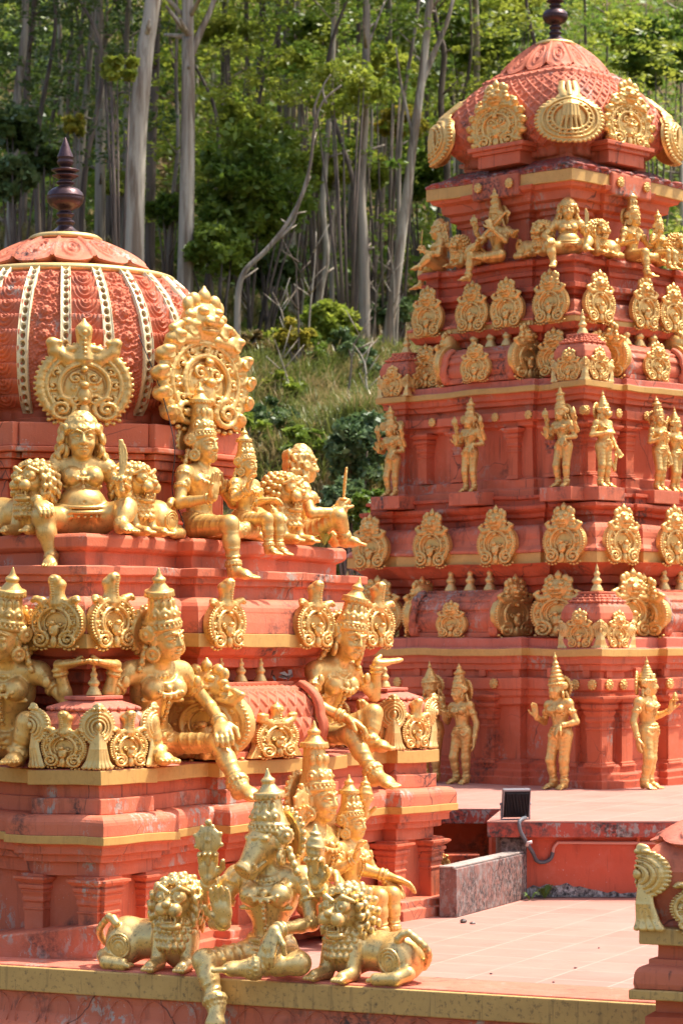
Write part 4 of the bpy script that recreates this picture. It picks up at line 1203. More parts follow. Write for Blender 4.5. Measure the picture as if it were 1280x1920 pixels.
# ---------------------------------------------------------------- the near tower
NEAR_ROT, NEAR_AT = R(57), Vector((-1.869, 17.714, 0))
FAR_ROT, FAR_AT = R(45), Vector((2.112, 25.87, 0))
def near_tower():
    t = empty('temple_tower', NEAR_AT, NEAR_ROT)
    tag(t, 'nearer red temple tower with round ribbed dome and dark spire', 'temple tower')
    A = [(.74, -.12), (1.25, 0)]
    bay = [(.54, -.09), (1.18, 0)]
    cen = [(.945, .13)]
    hu, hv = 2.0, 1.9
    storey(t, 'plinth', RED_WORN, hu, hv, A, [(.03, -.25), (.03, .065), (.0, .07), (.0, .12), (-.03, .125)])
    storey(t, 'base_wall', RED, hu, hv, A, [(-.17, .10), (-.17, .54)])
    storey(t, 'stepped_frieze', RED, hu, hv, A, [(-.17, .526), (-.12, .526), (-.12, .609), (-.08, .609), (-.08, .655), (-.04, .655), (-.04, .70), (-.02, .718), (-.05, .719)], .004)
    band(t, hu, hv, A, .717, .766)
    storey(t, 'cornice', RED_WORN, hu, hv, A, [(-.06, .764), (-.004, .766)] + [(-.004, .83)] + quarter(-.004, .83, -.06, .884) + [(-.16, .888)], .003)
    storey(t, 'ledge', RED_WORN, hu, hv, A, [(-.16, .886), (-.11, .886), (-.11, .978), (-.16, .982)])
    storey(t, 'recessed_wall', RED, 1.9, 1.8, bay, [(-.06, .975), (-.06, 1.06)])
    band(t, 1.9, 1.8, bay, 1.058, 1.144)
    storey(t, 'platform', PINK, 1.9, 1.8, bay, [(-.028, 1.06), (-.004, 1.062), (-.004, 1.146), (-.03, 1.150), (-.6, 1.16)])
    for f, h, d in (('front', hu, hv), ('left', hv, hu), ('right', hv, hu)):
        pm = pilaster_mesh(.085, .43, RED)
        for s in (-h + .14, -h + .60, h - .60, h - .14): obj('pilaster', pm, t, on_face(f, s, d - .17, .10))
        for s in (-.45, .45): obj('pilaster', pm, t, on_face(f, s, d - .17, .10))
    # second storey, behind the seated bearers
    storey(t, 'upper_wall', RED_DEEP, 1.30, 1.17, cen, [(.0, 1.14), (.06, 1.15), (.06, 1.24), (.02, 1.25), (.0, 1.26), (.0, 1.50), (.04, 1.51), (.04, 1.56), (.08, 1.57), (.08, 1.64), (.14, 1.65), (.14, 1.72), (.24, 1.735), (.24, 1.79), (.30, 1.81), (.34, 1.864)], .004)
    band(t, 1.69, 1.53, cen, 1.862, 1.947)
    storey(t, 'cornice', RED_WORN, 1.69, 1.53, cen, [(-.04, 1.945), (-.006, 1.949), (-.01, 2.02), (-.02, 2.08)] + quarter(-.02, 2.09, -.13, 2.172) + [(-.22, 2.176)], .003)
    storey(t, 'ledge', RED_WORN, 1.565, 1.43, cen, [(-.07, 2.17), (-.07, 2.256), (-.035, 2.258), (-.035, 2.297), (0, 2.30), (0, 2.354), (-.04, 2.358)])
    storey(t, 'ledge', RED, 1.44, 1.33, [(.92, .13)], [(-.05, 2.354), (-.05, 2.44), (-.02, 2.452), (0, 2.47), (0, 2.53), (-.02, 2.55), (-.1, 2.553)])
    for f, h in (('front', 1.475), ('left', 1.33)):
        d = 1.53 if f == 'front' else 1.69
        for s in (-h, h): relief(t, MED['hood'], f, s, d + .03, 1.855, (.44, .40, .31))
        for s in (-.5, .5): relief(t, MED['hood'], f, s, d + .16, 1.855, (.44, .40, .31))
    # little roofs on the platform
    bm = barrel_meshes(1.06, .42, .46, 'lattice', RED)
    for f, d, s in (('front', 1.36, -.12), ('left', 1.46, .1)):
        barrel(t, f, s, d, 1.160, 1.06, .42, .46, bm, (3, .40, .22), POT, (MED['low'], (.48, .40, .25), 0, -.0), MED['gable'], (.66, .55, .45), .85, (-1,) if f == 'front' else (1,))
        bevel(obj('brace', MB().prism([(-.05, 0), (.05, 0), (.05, .36), (-.05, .36)], 1.60, 1.86).me('brace', RED), t, on_face(f, .52, d - .1), FROT[f]), .01)
    for su in (-1, 1):
        for sv in (-1, 1):
            if su > 0 and sv > 0: continue
            kuta(t, (su * 1.62, sv * 1.53), 1.158, .255, .235, .40, (RED_WORN, PINK), POT, .42, MED['hood'], (.36, .34, .232), LEAF, (.27, .30, .25))
    # neck and dome
    n8 = plan(1.02, .96, [(.34, .0)])
    bevel(obj('neck', sweep([(-.55, -1.0), (.55, -1.0), (1.0, -.55), (1.0, .55), (.55, 1.0), (-.55, 1.0), (-1.0, .55), (-1.0, -.55)],
        [(-.14, 2.55), (-.14, 2.64), (-.18, 2.66), (-.18, 2.92), (-.14, 2.93), (-.14, 2.98), (-.08, 3.0), (-.08, 3.06), (.0, 3.10), (.0, 3.14), (-.03, 3.15), (-.03, 3.24), (-.12, 3.26), (-.12, 3.33)]).me('neck', RED), t), .006)
    for i in range(8):           # a pedestal under each horseshoe of the dome
        a = i * math.pi / 4; w_ = .40 if i % 2 == 0 else .31; d_ = 1.06
        mb = MB()
        for z0, z1, g in ((2.56, 2.66, .03), (2.66, 2.93, -.03), (2.93, 3.0, .01), (3.0, 3.06, .05), (3.06, 3.10, .08), (3.135, 3.29, .10)):
            mb.box(-w_ - g, -d_ - g * .8, z0, w_ + g, -.6, z1 - .002)
        mb.box(-w_ - .12, -d_ - .11, 3.10, w_ + .12, -.6, 3.134)
        bevel(obj('pedestal', mb.me('pedestal', RED), t, None, a), .008)
        sc, dd, nm = ((.86, .66, .60), 1.14, 'flame') if i % 2 == 0 else ((.56, .55, .47), 1.12, 'peaks')
        o = obj('horseshoe_ornament', MED[nm], t, (math.sin(a) * dd, -math.cos(a) * dd + (.16 if i == 6 else 0), 3.285), a, sc)
    prof = [(.90, 0), (.93, .03), (.90, .07), (.97, .13), (1.03, .26), (1.05, .42), (1.035, .56), (.98, .72), (.90, .85), (.80, .96), (.72, 1.03)]
    round_dome(t, prof, 3.30, 24, R(6.2 - 90 - 57 + 45) )
    obj('dome_collar', MB().lathe([(.60, 4.28), (.74, 4.315), (.755, 4.335), (.74, 4.355), (.66, 4.372), (.5, 4.385)], 72).me('dome_collar', GOLD_PALE, True), t)
    petal_cap(t, .57, 4.40, .20, 4.615, 12, RED_WORN)
    obj('collar_ring', MB().lathe([(.16, 4.60), (.245, 4.605), (.25, 4.625), (.22, 4.645), (.12, 4.655)], 40).me('collar_ring', GOLD_PALE, True), t)
    kalasha(t, 4.64, .92, COPPER)
    return t

# ---------------------------------------------------------------- the far tower
def far_tower():
    t = empty('temple_tower', FAR_AT, FAR_ROT)
    tag(t, 'taller red temple tower behind the floodlight with square tiled dome', 'temple tower')
    D = .571
    A = [(.55, -.10), (.95, 0)]
    hu, hv = 1.6, 1.9
    g = RED_DEEP
    storey(t, 'plinth', g, hu, hv, A, [(.02, .2), (.02, D + .07), (-.0, D + .08), (-.0, D + .13), (-.03, D + .15), (-.03, D + .20), (-.06, D + .22), (-.10, D + .24)], .004)
    storey(t, 'base_wall', RED, hu, hv, A, [(-.12, D + .2), (-.12, 1.30), (-.06, 1.32), (-.06, 1.38), (-.03, 1.40), (-.03, 1.45), (-.01, 1.46), (-.01, 1.56), (-.10, 1.57), (-.10, 1.63), (-.06, 1.64), (-.06, 1.69), (-.03, 1.70), (-.03, 1.74), (-.02, 1.768), (-.1, 1.77)], .004)
    band(t, hu, hv, A, 1.766, 1.833)
    storey(t, 'platform', PINK, hu, hv, A, [(-.026, 1.77), (-.006, 1.772), (-.006, 1.836), (-.05, 1.845), (-.05, 1.93), (-.10, 1.94), (-.5, 1.945)], .004)
    pm = pilaster_mesh(.10, .66, RED)
    for f, h, d in (('front', hu, hv), ('left', hv, hu)):
        for s in (-h + .11, -h + .42, -.5, .5, h - .42, h - .11): obj('pilaster', pm, t, on_face(f, s, d - .12, D + .20))
        for s in (-h + .10, -h + .30, -h + .62, -.62, -.25, .25, .62, h - .62, h - .30, h - .1): obj('rosette', FLOWER, t, on_face(f, s, d + (.0 if abs(s) > h - .5 or abs(s) < h - .95 else -.1), 1.51), FROT[f], .55)
        for i, s in enumerate(np.arange(-h + .20, h, .42)):
            o = bevel(obj('frieze_block', MB().box(-.04, -.04, 1.572, .04, 0, 1.66).me('frieze_block', RED), t, on_face(f, s, d - .11), FROT[f]), .004)
    # first row of little roofs
    storey(t, 'upper_wall', g, .94, 1.24, [(.5, .06)], [(.0, 1.93), (.0, 2.30), (.04, 2.31), (.04, 2.36), (.09, 2.37), (.09, 2.43), (.15, 2.44), (.17, 2.51), (.21, 2.52), (.29, 2.60), (.34, 2.632)], .004)
    B2 = [(.42, -.05), (.68, 0)]
    band(t, 1.3, 1.6, B2, 2.63, 2.732)
    storey(t, 'cornice', RED_WORN, 1.3, 1.6, B2, [(-.04, 2.73), (.02, 2.735), (.02, 2.76), (-.03, 2.80), (-.055, 2.86)] + quarter(-.055, 2.88, -.14, 3.0) + [(-.2, 3.005)], .003)
    storey(t, 'ledge', g, 1.2, 1.5, [(.42, -.04), (.6, .0)], [(-.10, 2.99), (-.10, 3.06), (-.05, 3.075), (-.05, 3.11), (.0, 3.13), (.02, 3.15), (.02, 3.18), (-.06, 3.19), (-.06, 3.24), (-.03, 3.25), (-.03, 3.28), (-.2, 3.285)], .004)
    bm = barrel_meshes(1.02, .40, .43, 'rows', RED_WORN)
    for f, d, h in (('left', 1.06, 1.9), ('front', 1.36, 1.6)):
        barrel(t, f, .0, d + .02, 1.94, 1.02, .40, .43, bm, (3, .56, .25), POT, (MED['lion'], (.40, .32, .25)), MED['gable'], (.58, .5, .42))
        for s in (-h + .74, h - .74): relief(t, MED['lion'], f, s, d + .26, 1.94, (.68, .5, .44))
    for su in (-1, 1):
        for sv in (-1, 1):
            if su > 0 and sv > 0: continue
            kuta(t, (su * 1.30, sv * 1.60), 1.84, .225, .225, .50, (RED_WORN, RED_WORN), POT, .54, MED['lion'], (.34, .3, .255), LEAF, (.22, .26, .17), rows=3)
    for f, d, ss in (('left', 1.3, (-1.24, -.42, .42, 1.24)), ('front', 1.6, (-.98, -.2, .2, .98))):
        for s in ss: relief(t, MED['lion'], f, s, d + .035, 2.62, (.50, .44, .39))
    # second storey with its standing figures
    C2 = [(.40, -.06), (.62, .0)]
    storey(t, 'storey_wall', RED, 1.155, 1.345, C2, [(-.12, 3.27), (-.06, 3.28), (-.06, 3.34), (-.10, 3.36), (-.10, 3.44), (-.13, 3.45), (-.17, 3.46), (-.17, 3.93), (-.11, 3.95), (-.11, 3.99), (-.06, 4.0), (-.06, 4.08), (-.14, 4.09), (-.14, 4.14), (-.09, 4.15), (-.09, 4.19), (-.05, 4.20), (-.05, 4.24), (-.03, 4.262)], .004)
    band(t, 1.155, 1.345, C2, 4.26, 4.315)
    storey(t, 'platform', PINK, 1.155, 1.345, C2, [(-.026, 4.262), (-.006, 4.264), (-.006, 4.318), (-.04, 4.325), (-.04, 4.38), (-.09, 4.39), (-.4, 4.395)], .004)
    pm2 = pilaster_mesh(.075, .50, RED)
    for f, h, d in (('front', 1.155, 1.345), ('left', 1.345, 1.155)):
        for s in (-h + .12, -h + .52, -.36, .36, h - .52, h - .12): obj('pilaster', pm2, t, on_face(f, s, d - .17, 3.45))
        for s in (-h + .06, -h + .30, -.62, -.2, .2, .62, h - .30, h - .06): obj('rosette', FLOWER, t, on_face(f, s, d - .045, 4.04), FROT[f], .5)
    storey(t, 'upper_wall', g, .72, .82, [(.36, .04)], [(.0, 4.38), (.0, 4.64), (.03, 4.65), (.03, 4.70), (.08, 4.71), (.08, 4.76), (.13, 4.77), (.14, 4.83), (.21, 4.84), (.25, 4.902)], .004)
    B3 = [(.32, -.05), (.52, 0)]
    band(t, .975, 1.075, B3, 4.90, 4.955)
    storey(t, 'cornice', RED_WORN, .975, 1.075, B3, [(-.03, 4.953), (.015, 4.956), (.015, 4.975), (-.03, 5.0), (-.045, 5.04)] + quarter(-.045, 5.05, -.10, 5.13) + [(-.15, 5.135)], .003)
    storey(t, 'ledge', g, .93, 1.03, [(.32, -.05), (.52, .0)], [(-.09, 5.12), (-.09, 5.17), (-.05, 5.18), (-.05, 5.22), (.0, 5.235), (.0, 5.28), (-.05, 5.29), (-.08, 5.30), (-.08, 5.38), (-.05, 5.39), (-.05, 5.43), (-.08, 5.44), (-.08, 5.48), (-.02, 5.49), (-.02, 5.53), (-.05, 5.553), (-.2, 5.555)], .004)
    bm3 = barrel_meshes(.84, .32, .33, 'rows', RED_WORN)
    for f, d, h in (('left', .80, 1.345), ('front', .90, 1.155)):
        barrel(t, f, .0, d + .02, 4.39, .84, .32, .33, bm3, (3, .56, .21), POT, (MED['lion'], (.40, .32, .27)), MED['gable'], (.50, .44, .40))
        for s in (-h + .52, h - .52): relief(t, MED['lion'], f, s, d + .16, 4.40, (.46, .38, .32))
    for su in (-1, 1):
        for sv in (-1, 1):
            if su > 0 and sv > 0: continue
            kuta(t, (su * .94, sv * 1.13), 4.322, .185, .185, .43, (RED_WORN, RED_WORN), POT, .50, MED['lion'], (.30, .28, .22), LEAF, (.16, .2, .14), rows=3)
    for f, d, ss in (('left', .975, (-.79, -.2, .26, .80)), ('front', 1.075, (-.66, .02, .45))):
        for s in ss: relief(t, MED['lion'], f, s, d + .03, 4.90, (.44, .38, .355))
    # neck, eave and dome
    E = [(.40, -.12), (.62, .06)]
    storey(t, 'neck', RED, .62, .69, [(.30, -.05), (.45, .05)], [(.0, 5.55), (.04, 5.56), (.04, 5.62), (.0, 5.64), (.0, 5.98), (.03, 5.99), (.03, 6.03), (.08, 6.05), (.08, 6.10), (.13, 6.12), (.14, 6.20), (.20, 6.22), (.22, 6.262)], .004)
    band(t, .86, .93, [], 6.257, 6.37)
    for f, d, h in (('front', .93, .86), ('left', .86, .93)):
        b_ = bevel(obj('eave_block', MB().box(-.30, -.06, 6.18, .30, .1, 6.40).me('eave_block', RED_WORN), t, on_face(f, 0, d - .02), FROT[f]), .02)
        for s in (-.2, .2): obj('rosette', FLOWER, t, on_face(f, s, d + .05, 6.30), FROT[f], .55)
    storey(t, 'eave', RED_OLD, .86, .93, [], [(-.06, 6.36), (.01, 6.372), (.012, 6.40), (-.03, 6.42), (-.12, 6.47), (-.22, 6.53), (-.3, 6.55)], .003)
    sc = MB()
    for q in range(4):
        h, d = ((.86, .93), (.93, .86))[q % 2]; ca, sa = (1, 0, -1, 0)[q], (0, 1, 0, -1)[q]
        for i in range(9):
            x = -h + (i + .5) * 2 * h / 9
            sc.lathe([(.01, -.03), (.075, -.012), (.085, .0), (.06, .018), (.01, .03)], 12, (ca * x + sa * (d - .035), sa * x - ca * (d - .035), 6.408))
    obj('scalloped_edge', sc.me('scalloped_edge', RED_OLD, True), t)
    storey(t, 'dome_neck', RED, .60, .66, [], [(.0, 6.5), (.0, 6.62)])
    prof = [(.66, 0), (.70, .03), (.67, .07), (.75, .13), (.83, .21), (.875, .30), (.87, .40), (.83, .51), (.735, .66), (.62, .78), (.50, .88), (.40, .94)]
    square_dome(t, prof, .95, 1.03, 6.56, RED_WORN)
    for i, f in enumerate(FACES):
        mb = MB().box(-.27, -.2, 6.50, .27, .1, 6.62).box(-.32, -.23, 6.62, .32, .1, 6.66).box(-.36, -.26, 6.66, .36, .1, 6.70)
        bevel(obj('pedestal', mb.me('pedestal', RED), t, on_face(f, 0, .64 if i % 2 else .70), FROT[f]), .006)
        relief(t, MED['flame'], f, 0, .90 if f in ('front', 'back') else .84, 6.66, (.60, .50, .425))
        sx, sy = ((-1, -1), (-1, 1), (1, 1), (1, -1))[i]
        o = obj('leaf_ornament', LEAF_FULL, t, (sx * .83, sy * .90, 6.60), -math.pi / 4 - i * math.pi / 2, (.62, .55, .44))
        o.rotation_euler = (R(-4), 0, -math.pi / 4 - i * math.pi / 2)
    petal_cap(t, .47, 7.47, .17, 7.80, 12, RED_WORN, sq=4)
    obj('collar_ring', MB().lathe([(.13, 7.78), (.205, 7.785), (.21, 7.805), (.18, 7.825), (.1, 7.835)], 40).me('collar_ring', GOLD_PALE, True), t)
    kalasha(t, 7.825, .92, COPPER)
    return t

def leaf_full():
    S = Sdf((-.6, -.2, -.05), (.6, .3, 1.6), .0115)
    S.disc((0, .03, .58), (0, 1, 0), .50, .06, el=((0, 0, 1), 1.05))
    for t in np.linspace(0, 2 * math.pi, 40): S.ball((.51 * math.cos(t), -.01, .58 + .535 * math.sin(t)), .038, k=.006)
    for rr in (.43, .355, .28): S.path(arch((0, .58), rr, rr * 1.05, 0, 360, 30, -.05 - (.43 - rr) * .1), .022, k=.008)
    for i in range(5): S.path([((i - 2) * .045, -.05, .95), ((i - 2) * .06, -.07, .6), ((i - 2) * .10, -.05, .18)], [.026, .03, .02], k=.008)
    for t in np.linspace(0, 2 * math.pi, 22): S.ball((.31 * math.cos(t), -.06, .58 + .33 * math.sin(t)), .024, k=.006)
    S.ell((0, .0, 1.10), (.20, .07, .14), k=.02)
    for z in np.linspace(1.12, 1.5, 9): S.ball((0, -.05 + (z - 1.1) * .2, z), .05 - .03 * (z - 1.1), k=.01)
    for sx in (-1, 1): S.path([(sx * .09, -.02, 1.1), (sx * .12, .02, 1.3), (sx * .10, .07, 1.52)], [.06, .055, .05], k=.01)
    me = S.mesh('leaf_full', GOLD)
    co = np.empty(len(me.vertices) * 3, np.float32); me.vertices.foreach_get('co', co); co = co.reshape(-1, 3)
    co[:, 1] += (np.sqrt(co[:, 0]**2 + .0016) - .04) * .62 + np.clip(co[:, 2] - .85, 0, 1) * .62
    me.vertices.foreach_set('co', co.ravel()); me.update()
    return me
LEAF_FULL = leaf_full()
near = near_tower()
far = far_tower()
# ---------------------------------------------------------------- terrace, walls, fittings
MED_BRASS = MED['hood'].copy(); MED_BRASS.materials[0] = BRASS
def tile_mat():
    a = N('terracotta_tile')
    v = a.n('Mapping', {'Vector': a.pos(), 'Rotation': (0, 0, R(24.5))}).outputs[0]
    br = a.n('TexBrick', {'Vector': v, 'Scale': 1.0, 'Mortar Size': .007, 'Mortar Smooth': .3, 'Bias': 0, 'Brick Width': .42, 'Row Height': .42,
        'Color1': (.44, .205, .155, 1), 'Color2': (.395, .175, .13, 1), 'Mortar': (.52, .31, .245, 1)}, offset=0.)
    col = a.mix(a.ramp(a.noise(1.1, 5, .6), .35, .7, 0, .55), br.outputs[0], (.47, .24, .185))
    col = a.mix(a.ramp(a.noise(14, 5, .7), .58, .74, 0, .7), col, (.30, .15, .115))
    col = a.mix(a.ramp(a.noise(2.2, 6, .7), .52, .74, 0, .6), col, (.40, .20, .16))
    a.set(col=col, rough=a.ramp(a.noise(3), .3, .7, .45, .7), spec=.4)
    return a.bump(a.math('ADD', br.outputs[1], a.math('MULTIPLY', a.noise(50, 3), .25)), -.25, .004).m
TILE = tile_mat()
GREY = plaster('stained_cement', (.20, .165, .14), worn=.44, mould=.36, peel=(.36, .33, .29), faded=(.34, .26, .21))
CONCRETE = plaster('pale_cement', (.40, .34, .29), worn=.55, mould=.50)

EDGE_O, EDGE_A = Vector((-1.947, 14.91, 0)), math.atan2(-.415, .91)
def edge(x, y, z=0):
    c, s = math.cos(EDGE_A), math.sin(EDGE_A)
    return Vector((EDGE_O.x + c * x - s * y, EDGE_O.y + s * x + c * y, z))

fl = obj('terrace_floor', MB().prism([tuple(edge(-6, .40)[:2]), tuple(edge(7, .40)[:2]), (9, 19.42), (-9, 19.42), (-9, 17)], -.25, 0).me('terrace_floor', TILE))
tag(fl, kind='structure')
uf = obj('upper_terrace_floor', MB().prism([(1.07, 19.25), (9, 19.25), (9, 31), (-4, 31), (-4, 20.7), (1.27, 20.7)], .565, .575).me('upper_terrace_floor', TILE))
tag(uf, kind='structure')

# front edge of the terrace
pw = empty('parapet_wall', edge(0, 0), EDGE_A)
tag(pw, 'low front parapet wall with stained gold edge below the animal headed statue', 'wall')
bevel(obj('coping', MB().box(-5, .0, -.06, 6.5, .46, .062).me('coping', PINK), pw), .01)
bevel(obj('gold_band', MB().box(-5, -.03, -.085, 6.5, .03, .052).me('gold_band', BAND_OLD), pw), .006)
P_ = [(-.0, -.08), (-.012, -.095), (-.01, -.13), (-.02, -.20), (-.05, -.25), (-.11, -.28), (-.12, -.29), (-.09, -.30), (-.09, -.36), (-.06, -.37), (-.06, -1.2)]
mb = MB(); n_ = len(P_)
mb.add([(x, y + .01, z) for x in (-5, 6.5) for y, z in P_], [(i + 1, i, n_ + i, n_ + i + 1) for i in range(n_ - 1)])
mb.box(-5, .0, -1.2, 6.5, .4, -.07)
obj('moulding', mb.me('moulding', RED_WORN), pw)
mb = MB()
for i in range(34):
    x = -2.4 + i * .20
    mb.tube([(x +   .078 * math.cos(t), -.002 - .028 * (1 - math.sin(t)) , -.205 + .105 * math.sin(t)) for t in np.linspace(-.5, math.pi + .5, 12)], .0035, 6)
obj('petal_relief', mb.me('petal_relief', RED_WORN, True), pw)

# sloping stub of wall at the near corner of the tower
sw = MB()
a, b = Vector((-1.38, 15.02)), Vector((-2.6, 15.40)); nn = Vector((.20, .98)) * .50
v = [(a.x, a.y, 0), (b.x, b.y, 0), (b.x + nn.x, b.y + nn.y, 0), (a.x + nn.x, a.y + nn.y, 0), (a.x, a.y, .27), (b.x, b.y, .10), (b.x + nn.x, b.y + nn.y, .10), (a.x + nn.x, a.y + nn.y, .27)]
sw.add(v, [(0,1,2,3), (7,6,5,4), (1,0,4,5), (2,1,5,6), (3,2,6,7), (0,3,7,4)])
tag(bevel(obj('sloping_wall', sw.me('sloping_wall', RED_WORN)), .012), 'low sloping wall running left from the foot of the nearer tower', 'wall')

# raised terrace of the far tower
rw = empty('retaining_wall', (1.07, 19.25, 0))
tag(rw, 'red retaining wall with overhanging stained slab edge under the floodlight', 'wall')
bevel(obj('slab_edge', MB().prism([(0, 0), (7.9, 0), (7.9, 3), (-5, 3), (-5, 1.45), (.2, 1.45)], .455, .564).me('slab_edge', RED_OLD), rw), .008)
bevel(obj('wall_face', MB().box(.20, .16, 0, 7.9, .5, .453).me('wall_face', plaster('wall_red', (.60, .115, .058), worn=.8, mould=.9)), rw), .006)
bevel(obj('mouldy_pier', MB().box(.10, .10, 0, .30, .62, .452).me('mouldy_pier', GREY), rw), .012)
mb = MB()
rng = random.Random(8)
pts = [(.30 + i * .05, .052 + .03 * rng.random() + .03 * math.sin(i * .35)) for i in range(40)]
mb.add([(x, .155, .003) for x, z in pts] + [(x, .155, z) for x, z in pts] + [(x, .10, .004) for x, z in pts], [(i, i + 1, 41 + i, 40 + i) for i in range(39)] + [(80 + i, 81 + i, i + 1, i) for i in range(39)])
obj('mould_stain', mb.me('mould_stain', plaster('white_mould', (.30, .26, .23), worn=.40, mould=.40, peel=(.5, .46, .42))), rw)
hb_ = MB().box(-4, 1.9, 0, .9, 2.2, .45).box(-4, 1.5, -.3, -3.8, 2, .45)
obj('shadowed_wall', hb_.me('shadowed_wall', RED_DEEP), rw)
bevel(obj('beam', MB().box(-.55, 1.35, .05, .02, 1.75, .22).me('beam', RED_DEEP), rw), .01)
bevel(obj('post', MB().box(.085, .9, .0, .13, 1.3, .45).me('post', RED), rw), .004)
relief(rw, MED['lion'], 'front', -.32, -1.33, .06, (.22, .2, .16))

lw = MB()
a, b = Vector((.79, 17.95)), Vector((1.36, 19.28)); d_ = (b - a).normalized(); nn = Vector((-d_.y, d_.x)) * .13
lw.prism([(a.x, a.y), (b.x, b.y), (b.x + nn.x, b.y + nn.y), (a.x + nn.x, a.y + nn.y)], 0, .335)
lo = bevel(obj('dividing_wall', lw.me('dividing_wall', plaster('flaking_red_wall', (.27, .145, .115), worn=.20, mould=.40, peel=(.26, .22, .195), faded=(.40, .30, .26)))), .006)
tag(lo, 'low dividing wall with flaking grey and red paint between the two towers', 'wall')
lc = MB().prism([(a.x - .02, a.y), (b.x - .02, b.y), (b.x + nn.x, b.y + nn.y), (a.x + nn.x, a.y + nn.y)], .337, .352)
bevel(obj('coping', lc.me('coping', CONCRETE), lo), .004)

# floodlight seen from behind
BLACK = N('black_metal').set(col=(.022, .022, .026), rough=.5, metal=.3).m
STEEL = N('grey_metal').set(col=(.28, .28, .30), rough=.45, metal=.7).m
GLASS = N('lamp_glass').set(col=(.5, .5, .45), rough=.15).m
lp = empty('floodlight', (1.29, 19.42, .577), R(12))
tag(lp, 'black floodlight with finned back on a bracket at the slab corner', 'floodlight')
hs = empty('housing_pivot', (0, 0, .135)); bpy.data.objects.remove(hs)
tilt = Matrix.Rotation(R(12), 4, 'X')
mb = MB().box(-.098, -.006, .015, .098, .03, .225)
for v_ in range(len(mb.v)): mb.v[v_] = tuple(tilt @ Vector(mb.v[v_]))
h_ = bevel(obj('housing', mb.me('housing', BLACK), lp), .006)
fn = MB()
for i in range(16):
    x = -.085 + i * .0113; k = len(fn.v)
    fn.box(x, -.034, .035, x + .004, -.004, .205)
    for j in range(k, len(fn.v)): fn.v[j] = tuple(tilt @ Vector(fn.v[j]))
obj('cooling_fins', fn.me('cooling_fins', BLACK), h_)
gl = MB().box(-.09, .031, .025, .09, .034, .215)
for j in range(len(gl.v)): gl.v[j] = tuple(tilt @ Vector(gl.v[j]))
obj('glass', gl.me('glass', GLASS), h_)
rm_ = MB()
for bx in ((-.102, -.012, .218, .102, .036, .230), (.098, -.012, .012, .104, .036, .23), (-.104, -.012, .012, -.098, .036, .23)):
    k = len(rm_.v); rm_.box(*bx)
    for j in range(k, len(rm_.v)): rm_.v[j] = tuple(tilt @ Vector(rm_.v[j]))
obj('rim', rm_.me('rim', STEEL), h_)
bk = MB().box(-.112, -.012, .0, .112, .012, .005).box(-.112, -.012, .005, -.107, .012, .125).box(.107, -.012, .005, .112, .012, .125)
obj('bracket', bk.me('bracket', STEEL), lp)
for x in (-.113, .113): obj('bolt', MB().tube([(x - .006, 0, .115), (x + .006, 0, .115)], .010, 8).me('bolt', STEEL), lp)
obj('cable_gland', MB().tube([(.05, -.02, .10), (.07, -.03, .05), (.06, -.05, .012)], .007, 8).me('cable_gland', BLACK), lp)

def smooth_path(p, n=8):
    p = [Vector(q) for q in p]; out = []
    for i in range(len(p) - 1):
        a, b, c, d = p[max(i - 1, 0)], p[i], p[i + 1], p[min(i + 2, len(p) - 1)]
        for t in np.linspace(0, 1, n, endpoint=False):
            out.append(.5 * ((2 * b) + (c - a) * t + (2 * a - 5 * b + 4 * c - d) * t * t + (3 * b - a - 3 * c + d) * t ** 3))
    return out + [p[-1]]
CABLE = N('grey_conduit').set(col=(.10, .105, .115), rough=.55).m
cp = [(1.36, 19.36, .592), (1.33, 19.27, .590), (1.305, 19.225, .565), (1.315, 19.22, .50), (1.36, 19.25, .42), (1.41, 19.30, .34), (1.445, 19.36, .275), (1.50, 19.385, .262), (1.55, 19.385, .29), (1.565, 19.385, .335)]
cb = obj('flexible_cable', MB().tube(smooth_path(cp), .0145, 10).me('flexible_cable', CABLE, True))
tag(cb, 'thick grey flexible cable drooping from the floodlight down the wall', 'cable')
obj('clip', MB().tube([(1.36, 19.235, .395), (1.37, 19.225, .418), (1.40, 19.225, .425)], .013, 8).me('clip', N('white_clip').set(col=(.62, .5, .45), rough=.5).m, True), cb)
PIPEP = N('pink_pipe').set(col=(.62, .30, .235), rough=.45).m
pp = obj('conduit_pipe', MB().tube(smooth_path([(1.566, 19.385, .333), (1.572, 19.385, .37), (1.60, 19.385, .402), (1.65, 19.385, .408), (2.2, 19.385, .405), (4, 19.385, .40)]), .0125, 10).me('conduit_pipe', PIPEP, True))
tag(pp, 'pale pink conduit pipe running along the red wall from the cable', 'pipe')
p2 = obj('conduit_pipe', MB().tube(smooth_path([(2.20, 19.392, .46), (2.20, 19.392, .33), (2.23, 19.392, .295), (2.40, 19.392, .285), (4, 19.392, .28)]), .0145, 10).me('branch_pipe', RED, True))
tag(p2, 'red painted pipe bending down behind the pale pink pipe', 'pipe')

# wire on the near tower
WIRE = N('black_wire').set(col=(.02, .02, .02), rough=.6).m
def tw(u, v, z): return NEAR_AT + Matrix.Rotation(NEAR_ROT, 3, 'Z') @ Vector((u, v, z))
wr_ = obj('hanging_wire', MB().tube(smooth_path([tw(-.52, -1.02, 3.86), tw(-.50, -1.16, 3.55), tw(-.45, -1.22, 3.29), tw(-.43, -1.24, 3.1), tw(-.40, -1.20, 2.86), tw(-.42, -1.3, 2.66), tw(-.46, -1.33, 2.56)]), .0035, 5).me('hanging_wire', WIRE, True))
tag(wr_, 'thin black wire hanging down the neck of the ribbed dome', 'wire')

